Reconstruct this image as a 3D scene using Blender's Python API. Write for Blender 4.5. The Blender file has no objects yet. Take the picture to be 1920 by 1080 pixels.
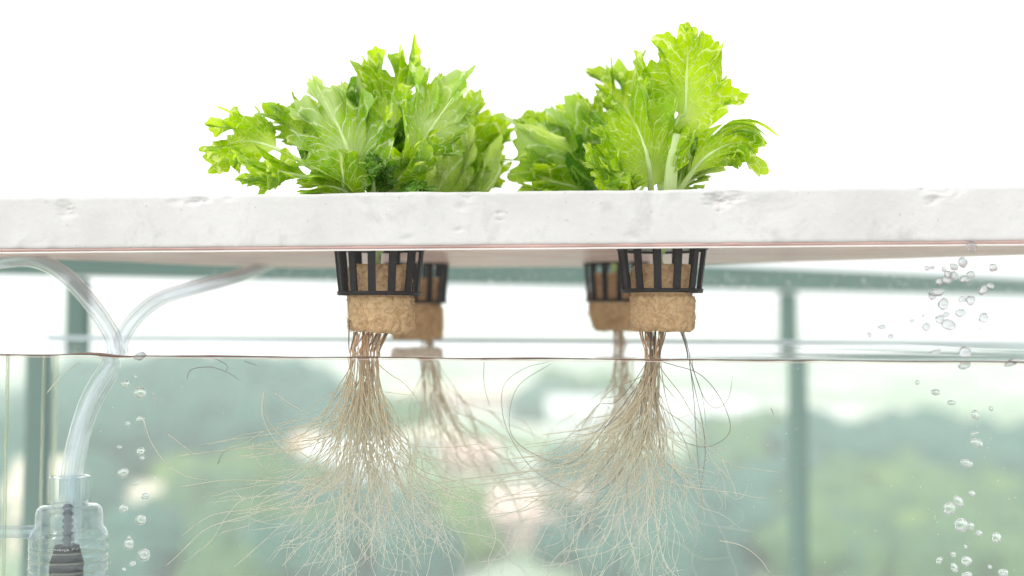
import bpy, bmesh, math, random
import numpy as np
from mathutils import Vector, Matrix, noise as mnoise

S = bpy.context.scene
C = S.collection
PI = math.pi

# ------------------------------------------------------------------ camera
F = 1620.0                       # focal length in photo pixels (1920 wide)
PITCH = math.atan(40 / F)        # the lens looks slightly up: horizon at row 580
ROLL = math.radians(0.25)
cam_d = bpy.data.cameras.new('camera')
cam = bpy.data.objects.new('camera', cam_d)
C.objects.link(cam)
cam_d.sensor_width = 36
cam_d.lens = 36 * F / 1920
cam_d.clip_start = 0.01
cam_d.clip_end = 6000
cam_d.dof.use_dof = True
cam_d.dof.focus_distance = 0.485
cam_d.dof.aperture_fstop = 2.7
cam.rotation_mode = 'QUATERNION'
cam_m = Matrix.Rotation(PI / 2 + PITCH, 4, 'X') @ Matrix.Rotation(ROLL, 4, 'Z')
cam.rotation_quaternion = cam_m.to_quaternion()
S.camera = cam
CAM3 = np.array(cam_m.to_3x3())

# ------------------------------------------------------------------ world, sun, exposure
SUN_EL, SUN_AZ = math.radians(50), math.radians(-120)     # azimuth from +Y towards +X
w = bpy.data.worlds.new('World')
S.world = w
w.use_nodes = True
wn = w.node_tree
wn.nodes.clear()
sky = wn.nodes.new('ShaderNodeTexSky')
sky.sky_type = 'NISHITA'
sky.sun_disc = False
sky.sun_elevation = SUN_EL
sky.sun_rotation = SUN_AZ
sky.air_density = 1.0
sky.dust_density = 4.0
sky.ozone_density = 1.0
hs = wn.nodes.new('ShaderNodeHueSaturation')
hs.inputs['Saturation'].default_value = 0.16
bg = wn.nodes.new('ShaderNodeBackground')
bg.inputs['Strength'].default_value = 0.15
wo = wn.nodes.new('ShaderNodeOutputWorld')
wn.links.new(sky.outputs[0], hs.inputs['Color'])
cloud = wn.nodes.new('ShaderNodeMix')          # bright even cloud cover over most of the blue sky
cloud.data_type = 'RGBA'
cloud.inputs[0].default_value = 0.80
cloud.inputs[7].default_value = (5.7, 5.75, 5.8, 1)
wn.links.new(hs.outputs[0], cloud.inputs[6])
wn.links.new(cloud.outputs[2], bg.inputs['Color'])
wn.links.new(bg.outputs[0], wo.inputs['Surface'])

sd = bpy.data.lights.new('sun', 'SUN')
sd.energy = 0.6
sd.angle = math.radians(12)
sd.color = (1.0, 0.95, 0.87)
sun = bpy.data.objects.new('sun', sd)
C.objects.link(sun)
sv = Vector((math.sin(SUN_AZ) * math.cos(SUN_EL), math.cos(SUN_AZ) * math.cos(SUN_EL), math.sin(SUN_EL)))
sun.rotation_euler = sv.to_track_quat('Z', 'Y').to_euler()
sun.location = (0, 0, 5)

S.view_settings.view_transform = 'Standard'
S.view_settings.look = 'None'
S.view_settings.exposure = 1.0
S.view_settings.gamma = 1
S.view_settings.use_curve_mapping = False
S.cycles.max_bounces = 16
S.cycles.diffuse_bounces = 4
S.cycles.glossy_bounces = 6
S.cycles.transmission_bounces = 14
S.cycles.transparent_max_bounces = 24
S.cycles.volume_bounces = 3
S.cycles.sample_clamp_indirect = 8
S.cycles.use_denoising = True

# ------------------------------------------------------------------ helpers
def ray(px, py):
    d = CAM3 @ np.array([(px - 960) / F, (540 - py) / F, -1.0])
    return d / np.linalg.norm(d)

def P(px, py, Y):
    """world point on the sight line of a photo pixel at distance Y"""
    d = ray(px, py)
    return d * (Y / d[1])

YAW = math.radians(3.0)
D0 = 0.462                                   # front glass distance at x = 0
GLASS = 0.004
def front_y(x, off=0.0):
    return D0 + off - x * math.tan(YAW)
N_FRONT = np.array([-math.sin(YAW), -math.cos(YAW), 0.0])

def PW(px, py, Y):
    """the same for something under water: the sight line bends at the front glass"""
    d = ray(px, py)
    y0 = D0 + GLASS
    t = y0 / (d[1] + d[0] * math.tan(YAW))
    h = d * t
    n = N_FRONT
    c = -d.dot(n)
    r = 1 / 1.333
    k = 1 - r * r * (1 - c * c)
    e = r * d + (r * c - math.sqrt(k)) * n
    return h + e * ((Y - h[1]) / e[1])

Z_WATER = float(P(960, 672, front_y(0))[2])
Z_BOARD = float(P(960, 459, front_y(0))[2])
Z_TOP = float(P(960, 359, front_y(0))[2])

def tag(o, label=None, cat=None, group=None, kind=None):
    if label: o['label'] = label
    if cat: o['category'] = cat
    if group: o['group'] = group
    if kind: o['kind'] = kind
    return o

def empty(name, loc, label, cat, group=None):
    o = bpy.data.objects.new(name, None)
    o.empty_display_size = 0.01
    C.objects.link(o)
    o.location = [float(v) for v in loc]
    return tag(o, label, cat, group)

class MB:
    """mesh collector in world coordinates"""
    def __init__(self):
        self.v, self.f, self.n = [], [], 0
        self.a = []                          # one float per vertex
    def add(self, v, f, a=None):
        v = np.asarray(v, float)
        self.v.append(v)
        self.f.extend([[i + self.n for i in q] for q in f])
        self.n += len(v)
        self.a.append(np.zeros(len(v)) if a is None else np.asarray(a, float))
        return self
    def tube(self, pts, rad, seg=6, cap=True, attr=None, squash=None):
        pts = np.asarray(pts, float)
        n = len(pts)
        rad = np.ones(n) * rad if np.isscalar(rad) else np.asarray(rad, float)
        T = np.gradient(pts, axis=0)
        T /= np.maximum(np.linalg.norm(T, axis=1)[:, None], 1e-12)
        ref = np.array([0, -1.0, 0]) if abs(T[0][1]) < 0.9 else np.array([1.0, 0, 0])
        u = np.cross(T[0], ref); u /= np.linalg.norm(u)
        V = []
        ang = np.arange(seg) * 2 * PI / seg
        for i in range(n):
            u = u - T[i] * u.dot(T[i]); u /= max(np.linalg.norm(u), 1e-9)
            b = np.cross(T[i], u)
            k = 1 if squash is None else squash
            V.append(pts[i] + rad[i] * (np.cos(ang)[:, None] * u + k * np.sin(ang)[:, None] * b))
        V = np.concatenate(V)
        fs = []
        for i in range(n - 1):
            for j in range(seg):
                k = (j + 1) % seg
                fs.append((i * seg + j, i * seg + k, (i + 1) * seg + k, (i + 1) * seg + j))
        if cap:
            fs.append(tuple(range(seg - 1, -1, -1)))
            fs.append(tuple((n - 1) * seg + j for j in range(seg)))
        at = None if attr is None else np.repeat(np.asarray(attr, float), seg)
        return self.add(V, fs, at)
    def box(self, c, h, rot=0.0):
        c = np.asarray(c, float)
        cs, sn = math.cos(rot), math.sin(rot)
        V = []
        for x in (-1, 1):
            for y in (-1, 1):
                for z in (-1, 1):
                    X, Y = x * h[0], y * h[1]
                    V.append(c + np.array([X * cs - Y * sn, X * sn + Y * cs, z * h[2]]))
        return self.add(V, [(0, 1, 3, 2), (4, 6, 7, 5), (0, 4, 5, 1), (2, 3, 7, 6), (0, 2, 6, 4), (1, 5, 7, 3)])
    def lathe(self, c, prof, seg=32, close=False, wob=None):
        """prof: (radius, z) pairs round the vertical through c"""
        c = np.asarray(c, float)
        V, fs = [], []
        for (r, z) in prof:
            for j in range(seg):
                a = 2 * PI * j / seg
                V.append(c + np.array([r * math.cos(a), r * math.sin(a), z]))
        n = len(prof)
        for i in range(n if close else n - 1):
            for j in range(seg):
                k = (j + 1) % seg
                i2 = (i + 1) % n
                fs.append((i * seg + j, i * seg + k, i2 * seg + k, i2 * seg + j))
        return self.add(V, fs)
    def build(self, name, mat, parent=None, smooth=True, recalc=True, bevel=0):
        me = bpy.data.meshes.new(name)
        V = np.concatenate(self.v)
        off = np.zeros(3)
        if parent is not None:
            q, p = Vector((0, 0, 0)), parent
            while p is not None:
                q += p.location; p = p.parent
            off = np.array(q)
        else:
            off = V.mean(axis=0); 
        me.from_pydata((V - off).tolist(), [], self.f)
        A = np.concatenate(self.a)
        if A.any():
            at = me.attributes.new('t', 'FLOAT', 'POINT')
            at.data.foreach_set('value', A.astype(np.float32))
        if recalc:
            bm = bmesh.new(); bm.from_mesh(me)
            bmesh.ops.recalc_face_normals(bm, faces=bm.faces)
            bm.to_mesh(me); bm.free()
        if smooth:
            me.polygons.foreach_set('use_smooth', [True] * len(me.polygons))
        me.materials.append(mat)
        me.update()
        o = bpy.data.objects.new(name, me)
        C.objects.link(o)
        if parent is not None:
            o.parent = parent
        else:
            o.location = off.tolist()
        if bevel:
            m = o.modifiers.new('bevel', 'BEVEL'); m.width = bevel; m.segments = 2
        return o

def bez(pts, n):
    """Catmull-Rom through the given points"""
    p = np.asarray(pts, float)
    p = np.vstack([2 * p[0] - p[1], p, 2 * p[-1] - p[-2]])
    out = []
    m = len(p) - 3
    for i in range(n):
        u = i / (n - 1) * m
        k = min(int(u), m - 1); t = u - k
        a, b, c, d = p[k], p[k + 1], p[k + 2], p[k + 3]
        out.append(0.5 * (2 * b + (c - a) * t + (2 * a - 5 * b + 4 * c - d) * t * t + (3 * b - a - 3 * c + d) * t ** 3))
    return np.array(out)

# ------------------------------------------------------------------ materials
def newmat(name):
    m = bpy.data.materials.new(name)
    m.use_nodes = True
    m.node_tree.nodes.clear()
    return m, m.node_tree

class NT:
    def __init__(self, name):
        self.m, self.t = newmat(name)
        self.out = self.t.nodes.new('ShaderNodeOutputMaterial')
    def n(self, typ, **kw):
        nd = self.t.nodes.new(typ)
        for k, v in kw.items():
            if k.startswith('_'):
                setattr(nd, k[1:], v)
            else:
                k2 = int(k[1:]) if k[0] == 'i' and k[1:].isdigit() else k.replace('__', ' ')
                sock = nd.inputs[k2]
                if isinstance(v, bpy.types.NodeSocket): self.t.links.new(v, sock)
                else: sock.default_value = v
        return nd
    def math(self, op, a, b=None, c=None, clamp=False):
        nd = self.t.nodes.new('ShaderNodeMath'); nd.operation = op; nd.use_clamp = clamp
        for i, v in enumerate((a, b, c)):
            if v is None: continue
            if isinstance(v, bpy.types.NodeSocket): self.t.links.new(v, nd.inputs[i])
            else: nd.inputs[i].default_value = v
        return nd.outputs[0]
    def ramp(self, fac, stops):
        nd = self.t.nodes.new('ShaderNodeValToRGB')
        self.t.links.new(fac, nd.inputs[0])
        el = nd.color_ramp.elements
        while len(el) < len(stops): el.new(0.5)
        for e, (p, c) in zip(el, stops):
            e.position = p
            e.color = (c, c, c, 1) if isinstance(c, (int, float)) else (*c, 1)
        return nd.outputs[0]
    def mix(self, fac, a, b):
        nd = self.t.nodes.new('ShaderNodeMix'); nd.data_type = 'RGBA'
        for i, v in ((0, fac), (6, a), (7, b)):
            if isinstance(v, bpy.types.NodeSocket): self.t.links.new(v, nd.inputs[i])
            else: nd.inputs[i].default_value = v if i == 0 else (*v, 1)
        return nd.outputs[2]
    def coord(self, which='Object'):
        return self.t.nodes.new('ShaderNodeTexCoord').outputs[which]
    def noise(self, vec, scale, detail=4, rough=0.55, dist=0.0):
        return self.n('ShaderNodeTexNoise', Vector=vec, Scale=scale, Detail=detail, Roughness=rough, Distortion=dist).outputs['Fac']
    def voro(self, vec, scale, feature='F1', out='Distance'):
        nd = self.t.nodes.new('ShaderNodeTexVoronoi'); nd.feature = feature
        self.t.links.new(vec, nd.inputs['Vector']); nd.inputs['Scale'].default_value = scale
        return nd.outputs[out]
    def bump(self, h, strength=0.3, dist=0.001):
        return self.n('ShaderNodeBump', Height=h, Strength=strength, Distance=dist).outputs[0]
    def end(self, sh):
        self.t.links.new(sh, self.out.inputs['Surface'])
        return self.m

def simple(name, col, rough=0.6, var=0.15, scale=40, bump=0.0, bdist=0.001, metal=0.0, spec=0.4):
    k = NT(name)
    co = k.coord()
    nz = k.noise(co, scale)
    c = k.mix(nz, [x * (1 - var) for x in col], [min(1, x * (1 + var)) for x in col])
    p = k.n('ShaderNodeBsdfPrincipled', Base__Color=c, Roughness=rough, Metallic=metal)
    p.inputs['Specular IOR Level'].default_value = spec
    if bump:
        k.t.links.new(k.bump(k.noise(co, scale * 4), bump, bdist), p.inputs['Normal'])
    return k.end(p.outputs[0])

def thin_clear(name, tint, edge, body=0.05, gloss=1.0, edge_pow=0.5, milk=(0.8, 0.85, 0.88)):
    """thin clear sheet or wall: straight-through light, reflections and a faint body that gathers at the rim"""
    k = NT(name)
    lw = k.n('ShaderNodeLayerWeight', Blend=edge_pow)
    lw2 = k.n('ShaderNodeLayerWeight', Blend=0.5)
    fr = k.math('MULTIPLY_ADD', k.math('POWER', lw2.outputs['Facing'], 5.0), 0.9, 0.045, clamp=True)
    tr = k.n('ShaderNodeBsdfTransparent', Color=(*tint, 1))
    df = k.n('ShaderNodeBsdfDiffuse', Color=(*milk, 1))
    tl = k.n('ShaderNodeBsdfTranslucent', Color=(*milk, 1))
    bd = k.n('ShaderNodeMixShader', i0=0.5, i1=df.outputs[0], i2=tl.outputs[0])
    fac = k.math('MULTIPLY_ADD', k.math('POWER', lw.outputs['Facing'], 3.0), edge, body, clamp=True)
    a = k.n('ShaderNodeMixShader', i0=fac, i1=tr.outputs[0], i2=bd.outputs[0])
    gl = k.n('ShaderNodeBsdfGlossy', Roughness=0.03, Color=(1, 1, 1, 1))
    b = k.n('ShaderNodeMixShader', i0=k.math('MULTIPLY', fr, gloss), i1=a.outputs[0], i2=gl.outputs[0])
    return k.end(b.outputs[0])

def glassy(name, col, ior, rough=0.0):
    k = NT(name)
    g = k.n('ShaderNodeBsdfGlass', Color=(*col, 1), IOR=ior, Roughness=rough)
    return k.end(g.outputs[0])

def bead(name, ior, tint, milk, share):
    """clear bead: partly bent light, partly a soft bright or grey rim"""
    m = thin_clear(name, tint, 1.4, 0.04, 2.0, 0.5, milk=milk)
    t = m.node_tree
    out = [n for n in t.nodes if n.type == 'OUTPUT_MATERIAL'][0]
    src = out.inputs['Surface'].links[0].from_socket
    g = t.nodes.new('ShaderNodeBsdfGlass'); g.inputs['IOR'].default_value = ior; g.inputs['Roughness'].default_value = 0.0
    g.inputs['Color'].default_value = (*tint, 1)
    mx = t.nodes.new('ShaderNodeMixShader'); mx.inputs[0].default_value = share
    t.links.new(src, mx.inputs[1]); t.links.new(g.outputs[0], mx.inputs[2]); t.links.new(mx.outputs[0], out.inputs['Surface'])
    return m

M = {}
M['pane'] = thin_clear('tank glass', (0.985, 0.995, 0.99), 0.0, 0.0, 0.3)
M['water'] = glassy('water', (0.985, 1.0, 0.995), 1.333)
M['bubble'] = bead('air bubble', 0.75, (0.90, 0.92, 0.91), (0.74, 0.78, 0.74), 0.62)
M['drop'] = bead('water drop', 1.333, (0.86, 0.86, 0.87), (0.30, 0.30, 0.32), 0.55)
M['seam'] = thin_clear('clear seam', (0.92, 0.95, 0.88), 0.3, 0.30, 1.0, milk=(0.75, 0.78, 0.62))
M['hose'] = thin_clear('clear hose', (0.975, 0.99, 1.0), 1.0, 0.07, 2.4, 0.5, milk=(0.46, 0.52, 0.57))
M['plastic'] = thin_clear('clear plastic', (0.93, 0.97, 0.985), 0.95, 0.10, 1.6, 0.5, milk=(0.34, 0.44, 0.50))
M['black'] = simple('black plastic', (0.010, 0.0075, 0.007), 0.5, 0.3, 200, 0.1, 0.0003, spec=0.22)
M['stone'] = simple('dark air stone', (0.05, 0.042, 0.055), 0.9, 0.9, 1500, 1.0, 0.003)
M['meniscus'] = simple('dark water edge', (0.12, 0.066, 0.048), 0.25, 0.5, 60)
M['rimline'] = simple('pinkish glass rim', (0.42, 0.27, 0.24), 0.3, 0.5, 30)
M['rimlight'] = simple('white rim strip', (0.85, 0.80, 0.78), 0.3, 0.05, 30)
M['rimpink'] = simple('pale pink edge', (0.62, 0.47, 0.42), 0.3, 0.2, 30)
M['post'] = simple('green painted metal', (0.11, 0.185, 0.158), 0.45, 0.1, 8)
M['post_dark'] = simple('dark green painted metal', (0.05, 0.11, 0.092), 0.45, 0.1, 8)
M['floor'] = simple('balcony tiles', (0.55, 0.53, 0.5), 0.7, 0.1, 3)

# foam board
def mat_foam(name, col, dark, under=False):
    k = NT(name)
    co = k.coord()
    big = k.noise(co, 14, 5, 0.6)
    c = k.mix(k.ramp(big, [(0.35, 0.0), (0.62, 1.0)]), dark, col)
    spots = k.ramp(k.noise(co, 45, 3, 0.5), [(0.66, 0.0), (0.76, 1.0)])
    c = k.mix(k.math('MULTIPLY', spots, 0.35), c, [x * 0.72 for x in dark])
    mp = k.n('ShaderNodeMapping', Vector=co)
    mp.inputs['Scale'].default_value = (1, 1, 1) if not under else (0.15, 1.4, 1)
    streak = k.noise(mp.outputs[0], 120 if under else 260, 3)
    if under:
        c = k.mix(k.ramp(streak, [(0.4, 0.0), (0.7, 1.0)]), c, (0.95, 0.78, 0.74))  # pale pink streaks paint reflections onto the underside
    if not under:
        g2 = k.ramp(k.noise(co, 28, 6, 0.7, 0.6), [(0.56, 0.0), (0.70, 1.0)])
        c = k.mix(k.math('MULTIPLY', g2, 0.45), c, [x * 0.66 for x in dark])
        g3 = k.ramp(k.noise(co, 420, 2, 0.5), [(0.70, 0.0), (0.76, 1.0)])
        c = k.mix(k.math('MULTIPLY', g3, 0.5), c, [x * 0.5 for x in dark])
    cells = k.voro(co, 330)
    h = k.math('ADD', k.math('MULTIPLY', cells, 0.8), k.math('MULTIPLY', streak, 0.6))
    p = k.n('ShaderNodeBsdfPrincipled', Base__Color=c, Roughness=0.35 if under else 0.75, Normal=k.bump(h, 0.3, 0.0006))
    p.inputs['Specular IOR Level'].default_value = 0.35
    return k.end(p.outputs[0])
M['foam'] = mat_foam('white foam', (0.565, 0.56, 0.55), (0.49, 0.485, 0.475))
M['foam_reflect'] = mat_foam('foam underside with painted reflections', (0.90, 0.58, 0.52), (0.80, 0.48, 0.42), True)  # pink here is reflected colour put into the foam's base colour

# grow plug
def mat_plug():
    k = NT('coir sponge')
    co = k.coord()
    a = k.noise(co, 160, 6, 0.7, 1.5)
    fib = k.noise(co, 700, 3, 0.6, 3.0)
    c = k.mix(k.ramp(a, [(0.38, 0.0), (0.60, 1.0)]), (0.58, 0.34, 0.15), (0.94, 0.68, 0.38))
    c = k.mix(k.ramp(fib, [(0.52, 0.0), (0.66, 1.0)]), c, (0.92, 0.70, 0.46))
    c = k.mix(k.ramp(k.noise(co, 90, 4, 0.6), [(0.60, 0.0), (0.72, 1.0)]), c, (0.24, 0.12, 0.05))
    h = k.math('ADD', a, k.math('MULTIPLY', fib, 0.5))
    p = k.n('ShaderNodeBsdfPrincipled', Base__Color=c, Roughness=0.9, Normal=k.bump(h, 0.9, 0.0016))
    tl = k.n('ShaderNodeBsdfTranslucent', Color=c)
    mx = k.n('ShaderNodeMixShader', i0=0.36, i1=p.outputs[0], i2=tl.outputs[0])
    return k.end(mx.outputs[0])
M['plug'] = mat_plug()
M['fibre'] = simple('coir fibre', (0.60, 0.42, 0.25), 0.8, 0.4, 300)

def mat_root(name, stops):
    k = NT(name)
    at = k.n('ShaderNodeAttribute', _attribute_name='t')
    nz = k.noise(k.coord(), 260, 2)
    f = k.math('ADD', at.outputs['Fac'], k.math('MULTIPLY_ADD', nz, 0.24, -0.12), clamp=True)
    c = k.ramp(f, stops)
    p = k.n('ShaderNodeBsdfPrincipled', Base__Color=c, Roughness=0.5)
    tl = k.n('ShaderNodeBsdfTranslucent', Color=c)
    mx = k.n('ShaderNodeMixShader', i0=0.4, i1=p.outputs[0], i2=tl.outputs[0])
    return k.end(mx.outputs[0])
M['root'] = mat_root('root', [(0.0, (0.82, 0.58, 0.33)), (0.18, (0.88, 0.72, 0.50)), (0.55, (0.88, 0.79, 0.60)), (1.0, (0.93, 0.90, 0.80))])
M['root_pale'] = mat_root('pale root', [(0.0, (0.76, 0.60, 0.40)), (0.40, (0.90, 0.83, 0.66)), (1.0, (0.95, 0.94, 0.86))])
M['root_dark'] = mat_root('thin grey root', [(0.0, (0.22, 0.15, 0.10)), (0.6, (0.34, 0.28, 0.22)), (1.0, (0.75, 0.75, 0.68))])

# lettuce leaf: UV.x = angular position (-1..1), UV.y = 0 at the leaf base, 1 at the margin
def mat_leaf(name, base, deep, vein, trans, tmix=0.5, whitish=False):
    k = NT(name)
    uv = k.n('ShaderNodeUVMap', _uv_map='fan')
    sp = k.n('ShaderNodeSeparateXYZ', Vector=uv.outputs[0])
    th, s = sp.outputs[0], sp.outputs[1]
    co = k.coord()
    wob = k.math('MULTIPLY_ADD', k.noise(co, 70, 3), 0.10, -0.05)
    ath = k.math('ABSOLUTE', k.math('ADD', th, k.math('MULTIPLY', wob, 0.6)))
    # side veins leave the midrib one after the other and run outwards
    c = k.math('ADD', k.math('SUBTRACT', k.math('POWER', s, 0.8), k.math('MULTIPLY', ath, 1.7)), wob)
    def family(freq, off, width):
        f = k.math('FRACT', k.math('MULTIPLY_ADD', c, freq, off))
        dd = k.math('ABSOLUTE', k.math('SUBTRACT', f, 0.5))
        return k.ramp(dd, [(0.0, 1.0), (width, 0.75), (width * 1.9, 0.0)])
    v1 = family(6.5, 20.0, 0.065 if whitish else 0.045)
    mid = k.ramp(k.math('MULTIPLY', ath, k.math('MULTIPLY_ADD', s, 1.6, 0.35)), [(0.0, 1.0), (0.02, 0.8), (0.045, 0.0)])
    net = k.ramp(k.voro(k.n('ShaderNodeVectorMath', _operation='ADD', i0=co, i1=k.n('ShaderNodeTexNoise', Vector=co, Scale=90.0).outputs['Color']).outputs[0], 1.0, 'F1'), [(0, 0), (1, 0)])
    nz = k.n('ShaderNodeTexNoise', Vector=co, Scale=120.0)
    wv = k.n('ShaderNodeMix', _data_type='VECTOR')
    k.t.links.new(co, wv.inputs[4]); k.t.links.new(nz.outputs['Color'], wv.inputs[5]); wv.inputs[0].default_value = 0.004
    net = k.ramp(k.voro(wv.outputs[1], 175, 'DISTANCE_TO_EDGE'), [(0.0, 0.6), (0.025, 0.35), (0.06, 0.0)])
    v = k.math('MAXIMUM', k.math('MAXIMUM', v1, mid), net)
    pale = k.ramp(s, [(0.0, 0.75), (0.30, 0.22), (0.6, 0.0)])
    v = k.math('MAXIMUM', v, pale)
    if whitish:
        wp = k.math('MULTIPLY', k.ramp(k.noise(co, 32, 2), [(0.45, 0.0), (0.62, 1.0)]), k.ramp(k.math('ABSOLUTE', th), [(0.0, 0.6), (0.4, 0.4), (0.8, 0.0)]))
        v = k.math('MAXIMUM', v, wp)
    body = k.mix(k.ramp(k.noise(co, 26, 4, 0.6), [(0.35, 0.0), (0.65, 1.0)]), deep, base)
    col = k.mix(k.math('MULTIPLY', v, 0.8), body, vein)
    bf = k.n('ShaderNodeNewGeometry').outputs['Backfacing']
    colb = k.mix(k.math('MULTIPLY', bf, 0.22), col, (0.50, 0.66, 0.36))
    h = k.math('MULTIPLY_ADD', k.noise(co, 240, 3), 0.35, k.math('MULTIPLY', v, -1.0))
    nrm = k.bump(h, 0.6, 0.0009)
    p = k.n('ShaderNodeBsdfPrincipled', Base__Color=colb, Roughness=0.4, Normal=nrm)
    p.inputs['Specular IOR Level'].default_value = 0.28
    tcol = k.mix(k.math('MULTIPLY', v, 0.85), k.mix(k.ramp(k.noise(co, 26, 4, 0.6), [(0.35, 0.0), (0.65, 1.0)]), [x * 0.68 for x in trans], trans), (0.92, 0.98, 0.42))
    tl = k.n('ShaderNodeBsdfTranslucent', Color=tcol, Normal=nrm)
    mx = k.n('ShaderNodeMixShader', i0=tmix, i1=p.outputs[0], i2=tl.outputs[0])
    return k.end(mx.outputs[0])
M['leaf_lime'] = mat_leaf('lime leaf', (0.30, 0.51, 0.004), (0.12, 0.32, 0.002), (0.80, 0.90, 0.30), (0.70, 0.93, 0.002), 0.60)
M['leaf_shaded'] = mat_leaf('shaded deep green leaf', (0.12, 0.31, 0.006), (0.03, 0.13, 0.003), (0.36, 0.58, 0.08), (0.26, 0.56, 0.004), 0.45)  # green darkened to carry the shade between the inner leaves
M['leaf_pale'] = mat_leaf('pale leaf', (0.27, 0.48, 0.012), (0.12, 0.32, 0.006), (0.86, 0.93, 0.66), (0.68, 0.92, 0.01), 0.56, True)
M['leaf_heart'] = mat_leaf('yellow heart leaf', (0.58, 0.74, 0.16), (0.42, 0.62, 0.08), (0.88, 0.93, 0.62), (0.66, 0.84, 0.12), 0.5)
def mat_stem():
    k = NT('pale stem')
    co = k.coord()
    mp = k.n('ShaderNodeMapping', Vector=co); mp.inputs['Scale'].default_value = (1, 1, 0.15)
    c = k.mix(k.noise(mp.outputs[0], 500, 2), (0.55, 0.72, 0.22), (0.82, 0.90, 0.58))
    p = k.n('ShaderNodeBsdfPrincipled', Base__Color=c, Roughness=0.35)
    tl = k.n('ShaderNodeBsdfTranslucent', Color=(0.72, 0.86, 0.30, 1))
    mx = k.n('ShaderNodeMixShader', i0=0.4, i1=p.outputs[0], i2=tl.outputs[0])
    return k.end(mx.outputs[0])
M['stem'] = mat_stem()

# ------------------------------------------------------------------ the land far below
random.seed(11)
GZ = -25.0
HILLS = [(380, 150, 11, 34, 30), (1760, 125, 3.0, 30, 22), (60, 110, 5, 12, 20)]
HP = [((px - 960) / F * d, d, h, sx, sy) for px, d, h, sx, sy in HILLS]
def ground_z(x, y):
    z = GZ
    for cx, cy, h, sx, sy in HP:
        z += h * math.exp(-((x - cx) / sx) ** 2 - ((y - cy) / sy) ** 2)
    return z
def ground_hit(px, py):
    d = ray(px, py)
    t = 20.0
    while t < 2500:
        q = d * t
        if q[2] < ground_z(q[0], q[1]): return q
        t += 0.5 + t * 0.004
    return d * 2500
k = NT('hazy land')
co = k.coord()
c = k.mix(k.ramp(k.noise(co, 0.02, 5, 0.6), [(0.42, 0.0), (0.58, 1.0)]), (0.20, 0.30, 0.17), (0.62, 0.61, 0.56))
c = k.mix(k.ramp(k.noise(co, 0.06, 3), [(0.50, 0.0), (0.62, 1.0)]), c, (0.22, 0.32, 0.16))
M['land'] = k.end(k.n('ShaderNodeBsdfPrincipled', Base__Color=c, Roughness=0.9).outputs[0])
xs = np.concatenate([-np.geomspace(1800, 150, 10), np.linspace(-140, 140, 71), np.geomspace(150, 1800, 10)])
ys = np.concatenate([np.linspace(-60, 260, 81), np.geomspace(275, 2600, 12)])
V = [(x, y, ground_z(x, y)) for y in ys for x in xs]
nx = len(xs)
fs = [(j * nx + i, j * nx + i + 1, (j + 1) * nx + i + 1, (j + 1) * nx + i) for j in range(len(ys) - 1) for i in range(nx - 1)]
tag(MB().add(V, fs).build('ground', M['land']), kind='structure')

def mat_tree(name, a, b):
    k = NT(name)
    co = k.coord()
    c = k.mix(k.ramp(k.noise(co, 0.12, 4, 0.7), [(0.35, 0.0), (0.65, 1.0)]), a, b)
    return k.end(k.n('ShaderNodeBsdfPrincipled', Base__Color=c, Roughness=0.9, Normal=k.bump(k.noise(co, 2.0, 3), 0.8, 0.3)).outputs[0])
M['wood'] = mat_tree('woodland', (0.045, 0.12, 0.06), (0.12, 0.21, 0.08))
M['wood_teal'] = mat_tree('blue green woodland', (0.03, 0.11, 0.09), (0.07, 0.16, 0.12))
M['wood_yellow'] = mat_tree('yellow green woodland', (0.11, 0.20, 0.06), (0.18, 0.27, 0.08))
bm = bmesh.new()
bmesh.ops.create_icosphere(bm, subdivisions=3, radius=1)
ICO_V = np.array([v.co[:] for v in bm.verts]); ICO_F = [tuple(v.index for v in f.verts) for f in bm.faces]
bm.free()
CROWNS = []
for q in range(5):
    off = Vector((q * 13.1, 4.2, 7))
    r = np.array([1 + 0.35 * mnoise.noise(Vector(v) * 1.6 + off) + 0.28 * mnoise.noise(Vector(v) * 4.2 + off) for v in ICO_V])
    CROWNS.append(ICO_V * r[:, None])
PATCH = {  # material: (px0, px1, py0, py1, count, crown radius)
    'wood_teal': [(150, 620, 716, 880, 150, 4.5), (480, 830, 960, 1100, 40, 3.2), (0, 160, 700, 1060, 45, 3.5), (1040, 1480, 880, 1100, 60, 3.4),
                  (1520, 2000, 856, 930, 60, 4.5), (1520, 1640, 1030, 1100, 12, 3.0), (930, 1160, 775, 790, 20, 5), (170, 320, 1010, 1100, 16, 3)],
    'wood': [(1510, 2000, 850, 1100, 100, 3.4), (300, 640, 880, 1100, 40, 3.2), (1330, 1480, 830, 900, 20, 4), (1050, 1160, 770, 786, 8, 6), (640, 800, 800, 830, 8, 4)],
    'wood_yellow': [(1560, 1900, 900, 1060, 34, 3.0), (300, 520, 900, 960, 14, 3), (760, 900, 960, 1060, 10, 3)],
}
for mk, L in PATCH.items():
    mb = MB()
    for (x0, x1, y0, y1, n, r0) in L:
        for i in range(n):
            q = ground_hit(random.uniform(x0, x1), random.uniform(y0, y1))
            r = r0 * random.uniform(0.7, 1.3)
            a = random.uniform(0, 6.28)
            R = np.array([[math.cos(a), -math.sin(a), 0], [math.sin(a), math.cos(a), 0], [0, 0, 1]])
            mb.add((random.choice(CROWNS) @ R.T) * [r, r, r * 0.9] + q + [0, 0, r * 0.45], ICO_F)
    nm = {'wood_teal': 'far bluish green wood covering the hill, blurred behind the tank', 'wood': 'far mid green wood on the slope, blurred behind the tank',
          'wood_yellow': 'far yellowish green wood, blurred behind the tank'}[mk]
    tag(mb.build('woodland', M[mk], recalc=False), nm, 'woodland', kind='stuff')

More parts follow.
